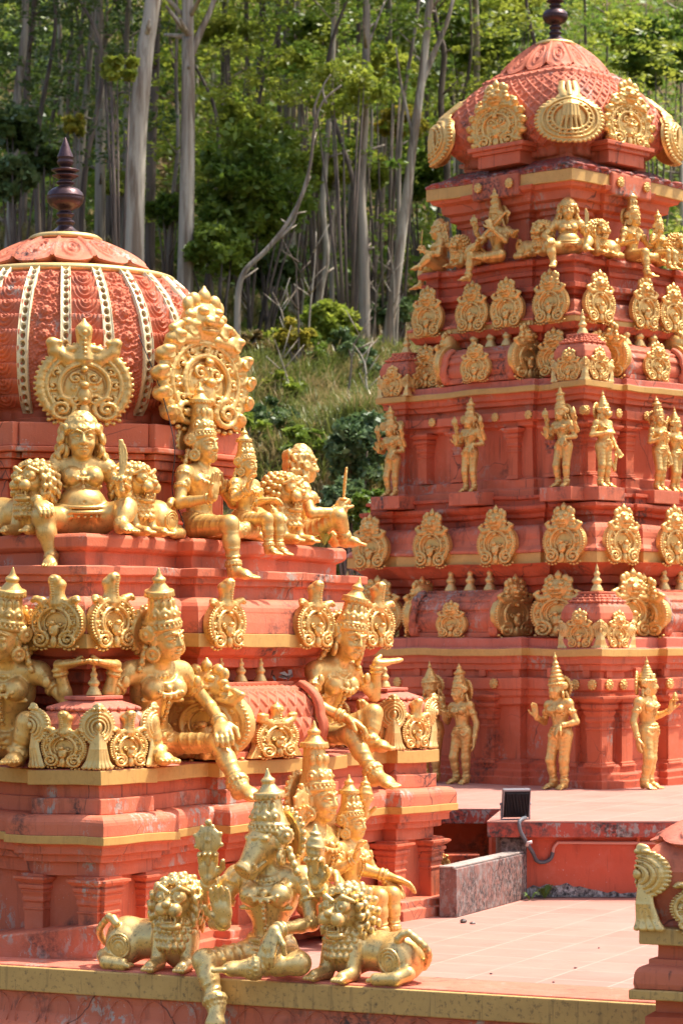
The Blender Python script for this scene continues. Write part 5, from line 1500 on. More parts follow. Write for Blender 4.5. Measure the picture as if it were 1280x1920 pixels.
# corner shrine cut by the right edge of the picture
cs = empty('corner_pedestal', (1.905, 12.72, 0), EDGE_A + R(4))
tag(cs, 'stubby red and gold corner pedestal at the right end of the parapet', 'pedestal')
def csw(name, prof, mat, bv=.006): return bevel(obj(name, sweep(square(.38), prof).me(name, mat), cs), bv)
csw('shaft', [(-.07, -1.2), (-.07, .185)], RED)
csw('panel', [(-.03, -1.2), (-.03, .10), (-.06, .12)], RED_DEEP)
csw('gold_band', [(-.05, .185), (.035, .185), (.035, .232), (-.05, .232)], BAND_OLD)
csw('rolled_cornice', [(-.05, .233), (.012, .234), (.018, .26), (.015, .30)] + quarter(.015, .30, -.03, .345) + [(-.04, .35), (-.04, .375), (-.07, .378)], RED_WORN, .004)
csw('neck', [(-.075, .37), (-.075, .45)], RED)
csw('gold_band', [(-.06, .446), (.0, .446), (.0, .526), (-.06, .53)], BAND_OLD)
bd = csw('bulged_dome', [(-.06, .52), (-.075, .56), (-.05, .66), (-.01, .74), (.0, .80), (-.02, .86), (-.07, .92), (-.13, .95)], RED_WORN, .03)
for f in FACES: relief(bd, MED_BRASS, f, 0, .385, .515, (.44, .4, .24))
for i, (sx, sy) in enumerate(((-1, -1), (1, -1), (1, 1), (-1, 1))): obj('leaf_ornament', LEAF_BRASS, bd, (sx * .372, sy * .372, .52), -math.pi / 4 + i * math.pi / 2, (.31, .36, .27))
petal_cap(bd, .36, .93, .10, 1.06, 8, PINK, sq=4)
obj('pot_finial', POT, bd, (0, 0, 1.05), 0, .5)

# seat blocks and pedestals belonging to the towers
for s, d, z0, z1, wd in ((-.07, 1.98, .10, .145, .34), (.19, 2.02, .02, .205, .16)):
    bevel(obj('seat_block', MB().box(-wd, -.22, z0, wd, .1, z1).me('seat_block', RED_WORN), near, on_face('front', s, d), 0), .008)
for f, ss, d in (('left', (-1.02, .02, 1.16), 1.26), ('front', (-1.0, -.18), 1.42)):
    for s in ss: bevel(obj('statue_base', MB().box(-.19, -.11, 3.20, .19, .12, 3.325).me('statue_base', RED_WORN), far, on_face(f, s, d), FROT[f]), .006)

# small things lying about
DRY = N('dry_leaf').set(col=(.62, .36, .05), rough=.5).m
lf = MB()
xs = np.linspace(-1, 1, 9)
lf.add([(.055 * x, .022 * (1 - x * x) * s, .006 + .010 * (x * x) + .006 * abs(s)) for x in xs for s in (-1, 0, 1)], [(i*3 + j, i*3+3 + j, i*3+4 + j, i*3+1 + j) for i in range(8) for j in (0, 1)])
p = edge(3.36, .62); l1 = obj('fallen_leaf', lf.me('fallen_leaf', DRY, True), None, (p.x, p.y, .004), R(-10)); l1.modifiers.new('t', 'SOLIDIFY').thickness = .003
tag(l1, 'curled yellow fallen leaf on the tiles near the corner pedestal', 'leaf')
p = edge(3.18, .50); b1 = obj('rusty_bolt', MB().tube([(0, 0, 0), (0, 0, .045)], .007, 8).tube([(0, 0, .040), (0, 0, .048)], .010, 6).me('rusty_bolt', COPPER), None, (p.x, p.y, .0))
tag(b1, 'short rusty bolt standing up from the terrace edge', 'bolt')
rng = random.Random(4)
mbp = MB().lathe([(.004, 0), (.022, .004), (.026, .014), (.015, .026), (.003, .03)], 7)
st = obj('small_stone', mbp.me('small_stone', GREY), None, (.82, 17.62, 0)); tag(st, 'small dark stone at the foot of the nearer tower', 'stone')
st2 = obj('small_stone', st.data, None, (.88, 17.55, 0), 1.); st2.scale = (.7, .9, .6); tag(st2, 'smaller of the two dark stones by the flaking wall', 'stone')

rng = random.Random(21)
for i, (x, y) in enumerate(((2.9, 1.6), (3.3, 2.2), (2.55, 1.15), (3.0, .95), (3.45, 1.3), (2.7, 2.6), (3.15, 3.0))):
    q = edge(x, y); k = obj('leaf_scrap', MB().lathe([(.004, 0), (.013, .003), (.016, .008), (.006, .012)], 6).me('leaf_scrap', COPPER), None, (q.x, q.y, 0), rng.uniform(0, 6))
    k.scale = (rng.uniform(.5, 1), rng.uniform(.4, .8), .6); tag(k, 'tiny dark scrap of leaf on the sunlit terrace tiles', 'leaf', 'scraps lying on the tiles')
WEED = N('weed_green').set(col=(.10, .17, .03), rough=.5).m
def sprout(loc, n, L, label, seed, mat=None):
    r = random.Random(seed); mb = MB()
    for i in range(n):
        a = r.uniform(0, 6.28); l = L * r.uniform(.6, 1.2); u = Vector((math.cos(a), math.sin(a), 0)); t = Vector((-u.y, u.x, 0)) * l * .16
        b = u * l * .1; m = u * l * .5 + Vector((0, 0, l * .7)); e = u * l + Vector((0, 0, l * r.uniform(.5, 1.)))
        mb.add([b, m - t, e, m + t], [(0, 1, 2, 3)])
    o = obj('weed', mb.me('weed', mat or WEED), None, loc); tag(o, label, 'plant'); return o
sprout((1.50, 19.33, .0), 16, .10, 'small weed growing in the mouldy corner under the floodlight', 1)
sprout((1.38, 19.15, .0), 12, .07, 'smaller weed at the end of the flaking wall', 2)
sprout(tw(1.12, -1.36, 2.556), 12, .10, 'yellowish sprout of leaves on the ledge beside the woman in profile', 3, N('sprout_green').set(col=(.30, .33, .05), rough=.45).m)
sprout(tw(-1.30, -.96, 2.556), 9, .07, 'small green sprout by the knee of the broad woman facing us', 4)
mb = MB()
for i in range(16):
    c = Vector((rng.uniform(-.09, .09), rng.uniform(-.05, .05), rng.uniform(.0, .05))); a = Vector((rng.uniform(-1, 1), rng.uniform(-1, 1), rng.uniform(-.3, 1))).normalized(); b = a.orthogonal().normalized()
    mb.add([c - a * .035, c + b * .018 + Vector((0, 0, .008)), c + a * .035, c - b * .018 + Vector((0, 0, .008))], [(0, 1, 2, 3)])
tag(obj('dry_leaves', mb.me('dry_leaves', N('dry_grey_leaves').set(col=(.26, .22, .18), rough=.8).m), None, tw(.30, -1.57, 1.642), NEAR_ROT), 'heap of dry grey leaves behind the pots on the nearer wagon roof', 'leaf litter')
# ---------------------------------------------------------------- the statues
STAT = build_statues()
used = {}
def statue(kind, name, loc, rz, sc, label, group=None, mat=None):
    r = empty(name, loc, rz, sc)
    tag(r, label, 'statue', group)
    for pn, me in STAT[kind].items():
        if mat:
            key = (kind, pn, mat.name)
            if key not in used: used[key] = me.copy(); used[key].materials.clear(); used[key].materials.append(mat)
            me = used[key]
        obj(pn, me, r)
    return r
def near_st(kind, name, face, s, d, z, sc, label, yaw=0, **k):
    M = Matrix.Rotation(NEAR_ROT, 3, 'Z')
    return statue(kind, name, NEAR_AT + M @ on_face(face, s, d, z), NEAR_ROT + FROT[face] + R(yaw), sc, label, **k)
def far_st(kind, name, face, s, d, z, sc, label, yaw=0, **k):
    M = Matrix.Rotation(FAR_ROT, 3, 'Z')
    return statue(kind, name, FAR_AT + M @ on_face(face, s, d, z), FAR_ROT + FROT[face] + R(yaw), sc, label, **k)
LI, BE, WO = 'gold lion statues', 'seated women bearing the cornice', 'seated women with knives'
# ledge under the ribbed dome
Z = 2.553
near_st('woman', 'seated_woman_statue', 'front', -1.13, 1.05, Z, 1.27, 'broad gold woman with curly hair, seated below the ribbed dome and facing us', -45, group=WO)
near_st('lion', 'lion_statue', 'front', -.84, 1.21, Z, .88, 'gold lion on the ledge just right of the broad woman facing us', group=LI)
near_st('lion_mirror', 'lion_statue', 'left', .84, 1.32, Z, .88, 'gold lion on the ledge just left of the broad woman facing us', group=LI)
near_st('man', 'seated_man_statue', 'front', -.15, 1.29, Z, 1.25, 'crowned gold man with raised palm and one leg hanging, seated below the flame edged horseshoe')
near_st('lady', 'seated_goddess_statue', 'front', .12, 1.44, Z + .075, .88, 'small crowned gold woman on the knee of the man with raised palm')
near_st('lion_mirror', 'lion_statue', 'front', .74, 1.25, Z, .92, 'gold lion beside the curly haired woman seen in profile with a knife', group=LI)
near_st('crouched_woman', 'seated_woman_statue', 'front', 1.24, 1.14, Z, 1.18, 'curly haired gold woman in profile, knees drawn up, holding a knife at the ledge end', 45, group=WO)
# bearers of the cornice
near_st('bearer', 'bearer_statue', 'front', -1.07, 1.60, 1.165, 1.62, 'crowned gold woman with one leg stretched down, propping the cornice beside the gold gable', -18, group=BE)
near_st('bearer_mirror', 'bearer_statue', 'front', .76, 1.60, 1.165, 1.60, 'crowned gold woman propping the cornice at its far end, right of the wagon roof', -6, group=BE)
near_st('bearer_mirror', 'bearer_statue', 'left', .90, 1.70, 1.165, 1.62, 'crowned gold woman cut by the picture edge, propping the cornice', 18, group=BE)
# in front of the near tower
near_st('man4', 'seated_man_statue', 'front', -.07, 2.14, .15, 1.52, 'four armed gold man in tall crown, seated behind the animal headed statue')
near_st('lady', 'seated_goddess_statue', 'front', .19, 2.22, .21, 1.10, 'crowned gold woman seated right of the four armed man, above the turned lion')
p = edge(1.60, .20, .064)
statue('boar', 'boar_headed_statue', p, EDGE_A + R(12), 1.56, 'tarnished four armed statue with a boar head, one leg over the parapet')
p = edge(1.05, .20, .064)
statue('lion_mirror', 'lion_statue', p, EDGE_A + R(8), (.93, 1, 1.0), 'tarnished lion on the parapet with its body to the left, facing us', LI, BRASS)
p = edge(2.10, .20, .064)
statue('lion', 'lion_statue', p, EDGE_A - R(10), (.90, 1, .98), 'tarnished lion on the parapet with its body to the right', LI, BRASS)
# ledge under the square dome
Z = 5.555
far_st('woman', 'seated_woman_statue', 'front', -.80, .84, Z, .90, 'gold woman between two lions on the high ledge below the square dome', -45, group=WO)
far_st('lion_mirror', 'lion_statue', 'left', .60, .88, Z, .66, 'gold lion on the high ledge, directly left of the woman between lions', group=LI)
far_st('lion', 'lion_statue', 'front', -.55, .98, Z, .66, 'gold lion on the high ledge, directly right of the woman between lions', group=LI)
far_st('lutist', 'lute_player_statue', 'left', .0, .90, Z, .90, 'crowned gold figure playing a long lute on the high ledge')
far_st('lion', 'lion_statue', 'left', -.48, .86, Z, .62, 'gold lion on the high ledge behind the lute player', group=LI)
far_st('woman', 'seated_woman_statue', 'left', -.86, .80, Z, .88, 'gold woman in profile with a knife at the left end of the high ledge', -45, group=WO)
far_st('man', 'seated_man_statue', 'front', .02, .99, Z, .88, 'crowned gold man with one leg hanging on the high ledge near the picture edge')
far_st('lady', 'seated_goddess_statue', 'front', .27, 1.10, Z + .055, .62, 'very small crowned gold woman on the high ledge near the picture edge')
far_st('lion_mirror', 'lion_statue', 'front', .66, .98, Z, .66, 'gold lion on the high ledge cut by the picture edge', group=LI)
# standing figures of the middle storey
SG, Z = 'standing figures of the middle storey', 3.325
far_st('four_armed_woman', 'standing_statue', 'left', -1.02, 1.27, Z, .72, 'four armed gold figure standing at the left end of the middle storey', group=SG)
far_st('four_armed_man', 'standing_statue', 'left', .02, 1.27, Z, .74, 'four armed gold man standing in the middle of the shaded side of the middle storey', group=SG)
far_st('four_armed_woman', 'standing_statue', 'left', 1.16, 1.27, Z, .75, 'four armed gold woman standing left of the corner on the middle storey', group=SG)
far_st('monkey_headed', 'monkey_headed_statue', 'front', -1.0, 1.43, Z, .76, 'gold figure with a monkey face and curling tail standing right of the corner', group=SG)
far_st('attendant', 'standing_statue', 'front', -.18, 1.43, Z, .74, 'two armed gold figure on the middle storey near the picture edge', group=SG)
far_st('bud_bearer', 'standing_statue', 'front', .10, 1.40, Z, .70, 'gold figure on the middle storey cut by the picture edge', group=SG)
# standing figures on the raised terrace
SG, Z = 'standing figures on the raised terrace', .575
far_st('bud_bearer', 'standing_statue', 'left', .0, 1.80, Z, .98, 'gold figure on the raised terrace half hidden by the small domed shrine', group=SG)
far_st('attendant', 'standing_statue', 'left', .40, 1.82, Z, .93, 'gold woman on the raised terrace with one arm hanging straight down', group=SG)
far_st('greeter', 'standing_statue', 'left', 1.60, 1.84, Z, .98, 'gold woman with pointed crown and raised palm standing behind the floodlight', group=SG)
far_st('bud_bearer', 'standing_statue', 'front', -1.26, 2.14, Z, 1.02, 'gold woman holding up a bud on the raised terrace', 10, group=SG)
# ---------------------------------------------------------------- wooded hillside
def hill(x, y):
    t = np.clip((y - 27) / 8, 0, 1); t = t * t * (3 - 2 * t)
    z = -2.5 + t * 6.4 + np.clip(y - 33, 0, None) * .235 + np.clip(y - 62, 0, None) * .22 + np.clip(y - 85, 0, None) * .2
    z = z + np.clip(-x - 1, 0, 14) * .24 * np.clip((y - 28) / 12, 0, 1)
    return z + .35 * np.sin(x * .55 + y * .21) + .22 * np.sin(x * 1.3 - y * .7)
xs = np.concatenate([np.linspace(-160, -26, 20), np.linspace(-24, 24, 130), np.linspace(26, 160, 20)])
ys = np.concatenate([np.linspace(-60, 24, 12), np.linspace(26, 75, 150), np.linspace(77, 190, 40)])
YY, XX = np.meshgrid(ys, xs, indexing='ij')
rs = np.random.RandomState(1)
ZZ = hill(XX, YY) + rs.uniform(-.12, .12, XX.shape) * (YY > 28)
a = N('hillside_soil')
c1 = a.mix(a.ramp(a.noise(.55, 5, .65), .42, .60), (.20, .135, .065), (.085, .10, .026))
c1 = a.mix(a.ramp(a.noise(2.6, 6, .7), .5, .7, 0, .8), c1, (.24, .19, .09))
c1 = a.mix(a.ramp(a.noise(1.1, 3, .6), .58, .66), c1, (.15, .085, .05))
a.set(col=c1, rough=.95, spec=.1); a.bump(a.noise(6, 6, .7), .9, .15)
hl = obj('hillside', grid_mesh('hillside', XX, YY, ZZ, a.m)); tag(hl, kind='structure')

def leafmat(name, c, c2, trans=.35):
    m = N(name)
    oi = m.n('ObjectInfo').outputs['Random']
    nz = m.noise(.9, 3, .6)
    col = m.mix(m.ramp(nz, .35, .65), c, c2)
    fine = m.noise(9, 1, .5)
    col = m.mix(m.ramp(fine, .55, .75, 0, .6), col, tuple(min(1, x * 1.9 + .02) for x in c2))
    m.set(col=col, rough=.42, spec=.45)
    tr = m.n('BsdfTranslucent', {'Color': col}); mx = m.n('MixShader', {0: trans, 1: m.b.outputs[0], 2: tr.outputs[0]})
    m.t.links.new(mx.outputs[0], m.o.inputs[0])
    return m.m
LF = {'green': leafmat('green_leaves', (.105, .185, .026), (.20, .27, .036), .46), 'lime': leafmat('lime_leaves', (.21, .29, .032), (.34, .36, .05), .52),
      'dark': leafmat('dark_leaves', (.06, .105, .028), (.10, .15, .038), .35), 'yellow': leafmat('yellow_leaves', (.27, .27, .035), (.40, .31, .04), .5),
      'blue': leafmat('bluish_leaves', (.085, .145, .052), (.14, .20, .07), .3), 'brown': leafmat('brown_leaves', (.14, .11, .03), (.22, .13, .04), .3)}

def barkmat(name, c, c2):
    m = N(name)
    v = m.n('TexCoord').outputs['Object']
    st = m.noise(3.2, 6, .65, m.stretch(2.2, 2.2, .16, v), .4)
    col = m.mix(m.ramp(st, .43, .57), c, c2)
    col = m.mix(m.ramp(m.noise(2.2, 4, .6, m.stretch(2, 2, .3, v)), .56, .66, 0, .85), col, tuple(x * .42 for x in c2))
    m.set(col=col, rough=.8, spec=.2); m.bump(st, .5, .03)
    return m.m
BARK = {'pale': barkmat('pale_bark', (.46, .405, .315), (.22, .165, .115)), 'grey': barkmat('grey_bark', (.33, .285, .22), (.16, .125, .09)), 'dark': barkmat('dark_bark', (.19, .145, .11), (.09, .068, .055))}

def leaves(clumps, per, size, rng, flat=.55):
    """Many small leaf blades gathered in clumps: clumps = [(x, y, z, radius)]."""
    n = len(clumps) * per
    C = np.repeat(np.array([c[:3] for c in clumps], np.float32), per, 0); r = np.repeat(np.array([c[3] for c in clumps], np.float32), per)[:, None]
    d = rng.normal(0, 1, (n, 3)).astype(np.float32); d /= np.linalg.norm(d, axis=1)[:, None]
    d *= rng.uniform(.15, 1, (n, 1)) ** .5
    d[:, 2] *= flat
    P = C + d * r
    a = rng.normal(0, 1, (n, 3)); a[:, 2] = a[:, 2] * .6 - .35; a /= np.linalg.norm(a, axis=1)[:, None]
    b = np.cross(a, rng.normal(0, 1, (n, 3)) + np.array([0, 0, 1.6])); b /= np.linalg.norm(b, axis=1)[:, None]
    L = size * rng.uniform(.6, 1.25, (n, 1)); W = L * rng.uniform(.20, .34, (n, 1))
    V = np.stack([P - a * L * .5, P + b * W, P + a * L * .5, P - b * W], 1).reshape(-1, 3)
    return V, np.arange(n * 4, dtype=np.int32).reshape(-1, 4)

def trunk_path(pts, r0, r1, n=12, sub=6):
    pts = smooth_path(pts, sub); k = len(pts)
    mb = MB(); mb.tube(pts, [r0 + (r1 - r0) * (i / (k - 1)) ** .8 for i in range(k)], n)
    return mb, pts

rng = np.random.RandomState(7); prng = random.Random(7)
# crowns shared by the trees: kind -> list of meshes, about 12 m of height from the first leaves
CROWN = {}
def crown_mesh(kind, h, rad, ncl, per, size, mat, seed, low=0.):
    r = np.random.RandomState(seed); cl = []
    for i in range(ncl):
        t = r.uniform(low, 1); q = rad * (.35 + .65 * math.sin(math.pi * min(1, t * .8 + .15))) * math.sqrt(r.uniform(.02, 1)); an = r.uniform(0, 6.28)
        cl.append((q * math.cos(an), q * math.sin(an), t * h, r.uniform(.35, .85)))
    V, Q = leaves(cl, per, size, r)
    return np_mesh('crown_' + kind, V, Q, LF[mat], False)
for k, m_ in enumerate(('green', 'green', 'lime', 'dark', 'green', 'lime')):
    CROWN[k] = crown_mesh(m_, 11, 2.7, 46, 50, .22, m_, 20 + k)

def px_point(px, py, Y): return Vector(((px - 640) / F * Y, Y, H + (HOR - py) * Y / F))
def tree(path, wid, Y, bark, label, group=None, crown=0, forks=(), csc=1., name='eucalyptus_tree', cz=3., lean=0.):
    """path: points up the trunk as seen, at distance Y; it is carried down to the ground and on up into the crown."""
    P = [px_point(a, b, Y + lean * i) for i, (a, b) in enumerate(path)]
    g = float(hill(np.array(P[0].x), np.array(P[0].y))); base = Vector((P[0].x, P[0].y, g - .3))
    if P[0].z < g: P = [p for p in P if p.z > g + .4]
    if len(P) < 1: return None
    P = [base] + P
    top = P[-1]; d = (P[-1] - P[-2]).normalized(); up = 21 + prng.uniform(-2, 3)
    if top.z < up and crown is not None:
        P += [top + Vector((d.x * (up - top.z) * .6 + prng.uniform(-.4, .4), prng.uniform(-.4, .4), (up - top.z) * .5)), top + Vector((d.x * (up - top.z), prng.uniform(-.5, .5), up - top.z))]
    r = wid * Y / F / 2
    t = empty(name, base); tag(t, label, 'tree', group)
    loc = lambda q: [p - base for p in q]
    mb, pp = trunk_path(loc(P), r * 1.18, r * (.55 if crown is not None else .3))
    for f, fw in forks:
        q = [px_point(a, b, Y) - base for a, b in f]
        mb.tube(smooth_path(q, 5), [max(.012, fw * Y / F / 2 * (1 - .55 * i / (len(q) * 5 - 5))) for i in range(len(q) * 5 - 4)], 8)
    if crown is not None:
        for i in range(7):       # limbs under the leaves
            a = pp[-1 - prng.randint(1, max(2, len(pp) // 3))]; an = prng.uniform(0, 6.28); L = prng.uniform(1.2, 2.6)
            mb.tube([a, a + Vector((math.cos(an) * L * .5, math.sin(an) * L * .5, L * .55)), a + Vector((math.cos(an) * L, math.sin(an) * L, L * .9))], [r * .30, r * .2, .02], 6)
    for i in range(6):           # broken stubs and knots
        a = pp[prng.randint(len(pp) // 5, len(pp) - 2)]; an = prng.uniform(0, 6.28); L = prng.uniform(.12, .55)
        mb.tube([a, a + Vector((math.cos(an) * L, math.sin(an) * L, L * prng.uniform(.1, .8)))], [r * .42, r * .16], 6)
    obj('trunk', mb.me('trunk', BARK[bark], True), t)
    if crown is not None:
        c = obj('crown', CROWN[crown], t, loc([Vector((P[-1].x, P[-1].y, P[-1].z - 9.2 + cz))])[0], prng.uniform(0, 6.28), csc)
    return t

G1 = 'tall trunks of the wooded slope'
tree([(250, 540), (255, 300), (272, 100), (287, 0)], 41, 42, 'pale', 'thickest pale trunk with peeling striped bark, right of the dark spire', G1, 0)
tree([(346, 600), (350, 400), (353, 200), (353, 80), (352, 0)], 31, 43, 'pale', 'second pale trunk, forking near the top of the picture', G1, 1, [([(353, 115), (375, 62), (398, 10), (415, -50)], 16)])
tree([(15, 520), (22, 400), (32, 200), (45, 80), (48, 0)], 19, 46, 'grey', 'grey trunk nearest the upper left corner', G1, 3)
tree([(43, 480), (48, 250), (54, 100), (66, 0)], 13, 51, 'dark', 'thin dark trunk just right of the grey trunk in the upper left corner', G1, 3)
tree([(150, 520), (152, 300), (165, 150), (178, 0)], 15, 48, 'grey', 'slim grey trunk directly right of the dark spire tip', G1, 3)
tree([(185, 560), (188, 380), (188, 200), (186, 0)], 20, 47, 'grey', 'straight grey trunk between the spire and the thickest pale trunk', G1, 0)
tree([(205, 560), (213, 320), (206, 180), (190, 80), (183, 0)], 24, 52, 'dark', 'crooked dark brown trunk left of the thickest pale trunk', G1, 4)
tree([(222, 570), (233, 400), (238, 200), (242, 0)], 13, 50, 'grey', 'slim grey trunk touching the left side of the thickest pale trunk', G1, 4)
tree([(280, 560), (284, 300), (291, 150), (297, 0)], 18, 46, 'dark', 'dark trunk close behind the right side of the thickest pale trunk', G1, 0)
tree([(312, 560), (321, 400), (334, 270), (330, 150), (331, 0)], 9, 45, 'grey', 'very thin bent trunk between the two pale trunks', G1, 3)
tree([(415, 420), (418, 200), (421, 0)], 13, 58, 'dark', 'thin dark trunk right of the forking pale trunk', G1, 0)
tree([(485, 380), (487, 150), (492, 0)], 17, 62, 'dark', 'dark trunk above the rounded green bush', G1, 1)
tree([(541, 420), (538, 200), (535, 0)], 16, 60, 'grey', 'grey trunk above the bare leaning branch', G1, 1)
tree([(588, 700), (598, 560), (612, 480), (605, 380), (618, 200), (626, 0)], 14, 47, 'pale', 'wavy pale trunk left of the knotted trunk', G1, 2)
tree([(622, 600), (622, 400), (628, 200), (632, 0)], 10, 49, 'grey', 'thin straight trunk beside the wavy pale trunk', G1, 2)
tree([(682, 790), (683, 600), (681, 450), (676, 360), (684, 200), (687, 0)], 21, 44, 'grey', 'knotted brown grey trunk left of the taller tower, rooted in the grass', G1, 2)
tree([(715, 760), (737, 560), (758, 400), (775, 260), (790, 150), (800, 60), (812, -30)], 19, 45, 'pale', 'pale trunk that leans and forks left of the square dome', G1, 2, [([(788, 160), (815, 95), (838, 40), (855, -30)], 13), ([(775, 262), (752, 160), (742, 90)], 7)])
tree([(737, 760), (746, 500), (748, 300), (760, 160), (785, 0)], 9, 46, 'grey', 'thin trunk running close along the leaning pale trunk', G1, 1)
tree([(445, 600), (448, 540), (462, 505), (500, 468), (538, 420), (566, 365), (582, 305), (590, 235), (606, 190), (640, 160)], 12, 40, 'grey', 'bare crooked branch leaning right above the grassy slope', G1, None, [([(505, 462), (545, 425), (560, 385), (582, 330)], 7), ([(592, 235), (590, 200), (602, 170)], 6), ([(612, 195), (605, 165), (620, 140)], 5)])
tree([(862, 330), (862, 150), (856, 0)], 18, 60, 'grey', 'grey trunk just left of the square dome', G1, 1)
tree([(838, 330), (826, 200), (832, 100), (820, 60), (800, -20)], 13, 52, 'dark', 'bent dark trunk near the left side of the square dome', G1, 2)
tree([(662, 640), (655, 450), (666, 300), (672, 0)], 12, 56, 'dark', 'dim trunk left of the knotted trunk', G1, 0)
tree([(708, 640), (713, 400), (721, 200), (728, 0)], 15, 58, 'dark', 'dim trunk between the knotted and the leaning trunk', G1, 4)
tree([(530, 640), (530, 430), (524, 200), (520, 0)], 12, 56, 'dark', 'dim trunk behind the bare leaning branch', G1, 4)
GD, LD = 'dim trunks deep in the wood', 'slender trunk deep in the shaded wood behind the front row of trunks'
for i in range(44):
    Y = 53 + 27 * (i / 44.) + prng.uniform(-2, 2); x = prng.uniform(-.142, .06) * Y if i % 4 else prng.uniform(.06, .30) * Y
    px = 640 + x / Y * F; s = prng.uniform(-25, 25)
    tree([(px, 480), (px + s * .5 + prng.uniform(-8, 8), 240), (px + s, 0)], prng.uniform(8, 17) * 50 / Y, Y, prng.choice(['grey', 'dark', 'pale', 'pale']), LD, GD, i % 6 if i % 2 else None)
# trees whose leaves hang low enough to fill the gaps
GU, LU = 'leafy young trees among the trunks', 'slender young tree with sprays of leaves among the trunks'
for i in range(40):
    Y = 44 + 34 * (i / 40.); px = prng.uniform(330, 1290) if i % 4 else prng.uniform(-30, 330)
    py = prng.uniform(-60, 330) if px > 330 else prng.uniform(-80, 120)
    b = px_point(px, py, Y); g = float(hill(np.array(b.x), np.array(Y))) - .2
    hgt = max(3., b.z - g + 1.5)
    t = empty('young_tree', (b.x, Y, g)); tag(t, LU, 'tree', GU)
    mb, _ = trunk_path([Vector((0, 0, 0)), Vector((prng.uniform(-.3, .3), 0, hgt * .4)), Vector((prng.uniform(-.5, .5), 0, hgt * .75)), Vector((prng.uniform(-.4, .4), 0, hgt))], .07, .02, 7)
    obj('trunk', mb.me('trunk', BARK[prng.choice(['grey', 'dark'])], True), t)
    obj('crown', CROWN[(2, 4, 5, 2)[i % 4] if px > 330 else 3], t, (0, 0, hgt - 3.3), prng.uniform(0, 6.28), (.62, .62, .42))
# shrubs
def shrub(px, py, rp, Y, mat, label, hz=1., size=.15, dens=1., group='shrubs on the slope'):
    c = px_point(px, py, Y); r = rp * Y / F; g = float(hill(np.array(c.x), np.array(Y)))
    base = Vector((c.x, Y, min(g, c.z - r * .6) - .1))
    t = empty('shrub', base); tag(t, label, 'shrub', group)
    cl = []
    for i in range(int(46 * dens)):
        d = rng.normal(0, 1, 3); d /= np.linalg.norm(d); d *= rng.uniform(.3, 1) ** .6
        cl.append((d[0] * r, d[1] * r, c.z - base.z + d[2] * r * hz, r * rng.uniform(.16, .32)))
    V, Q = leaves(cl, 62, size, rng, .8)
    mb = MB()
    for i in range(6):
        q = cl[(i * 5) % len(cl)]; e = Vector(q[:3])
        mb.tube([Vector((rng.uniform(-.1, .1), rng.uniform(-.1, .1), 0)), e * .5 + Vector((0, 0, .1)), e], [.035, .022, .008], 6)
    obj('stem', mb.me('stem', BARK['dark'], True), t)
    obj('crown', np_mesh('shrub_crown', V, Q, LF[mat], False), t)
    return t
shrub(475, 345, 112, 44, 'green', 'largest rounded green bush, right of the two pale trunks', 1.0, .17, 2.2)
shrub(455, 240, 62, 47, 'lime', 'bright green bush on top of the largest rounded bush', .8, .16, 1.3)
shrub(410, 470, 60, 43, 'green', 'green bush low behind the gold horseshoe and the forking trunk', .8, .15, 1.2)
shrub(610, 610, 62, 42, 'lime', 'pale green bush on the grassy slope left of the knotted trunk', .7, .14, 1.1)
shrub(552, 628, 34, 40, 'yellow', 'small yellow tipped bush on the grassy slope', .8, .12, .7)
shrub(640, 670, 46, 43, 'blue', 'greyish bush in front of the knotted trunk', .6, .13, .9)
shrub(672, 840, 66, 33, 'blue', 'dark bluish shrub above the woman in profile', 1.1, .12, 1.5)
shrub(655, 950, 52, 32, 'blue', 'lower bluish shrub between the knife and the taller tower', .9, .11, 1.2)
shrub(735, 585, 40, 48, 'blue', 'grey leaved bush between the knotted and leaning trunks', .7, .13, .8)
shrub(35, 245, 48, 44, 'dark', 'dark leaved bush at the left picture edge', .9, .16, 1.1)
shrub(28, 330, 48, 43, 'blue', 'greyish leaved bush at the left picture edge, lower one', .8, .15, 1.1)
shrub(85, 300, 36, 44, 'dark', 'dark bush just left of the spire tip', .8, .15, .8)
shrub(140, 235, 26, 42, 'yellow', 'small yellow spray of leaves right of the spire tip', .9, .13, .45)
shrub(225, 128, 34, 41, 'lime', 'yellow green spray of leaves in front of the crooked dark trunk', .8, .14, .5)
shrub(225, 340, 30, 50, 'lime', 'light green tuft behind the trunks near the spire', .8, .16, .6)
shrub(315, 395, 38, 45, 'green', 'green bush between the two pale trunks', .8, .14, .8)
shrub(650, 165, 95, 43, 'lime', 'golden green spray of leaves hanging over the bare branch', .45, .12, .8)
shrub(600, 320, 55, 48, 'lime', 'lime green leaves half way up the wavy pale trunk', .7, .15, 1.)
shrub(660, 300, 60, 52, 'lime', 'yellowish leaves left of the knotted trunk', .8, .16, 1.)
shrub(790, 335, 62, 54, 'green', 'green leaves right of the leaning pale trunk', .8, .17, 1.1)
shrub(1235, 100, 80, 50, 'green', 'green foliage right of the square dome', 1., .18, 1.2)
shrub(905, 60, 90, 56, 'green', 'green foliage above the left shoulder of the square dome', .8, .18, 1.3)
shrub(505, 500, 60, 46, 'dark', 'dark bush under the bare leaning branch', .7, .15, 1.)
shrub(690, 960, 34, 31, 'green', 'small green shrub beside the shaded side of the taller tower', 1.3, .11, .7)
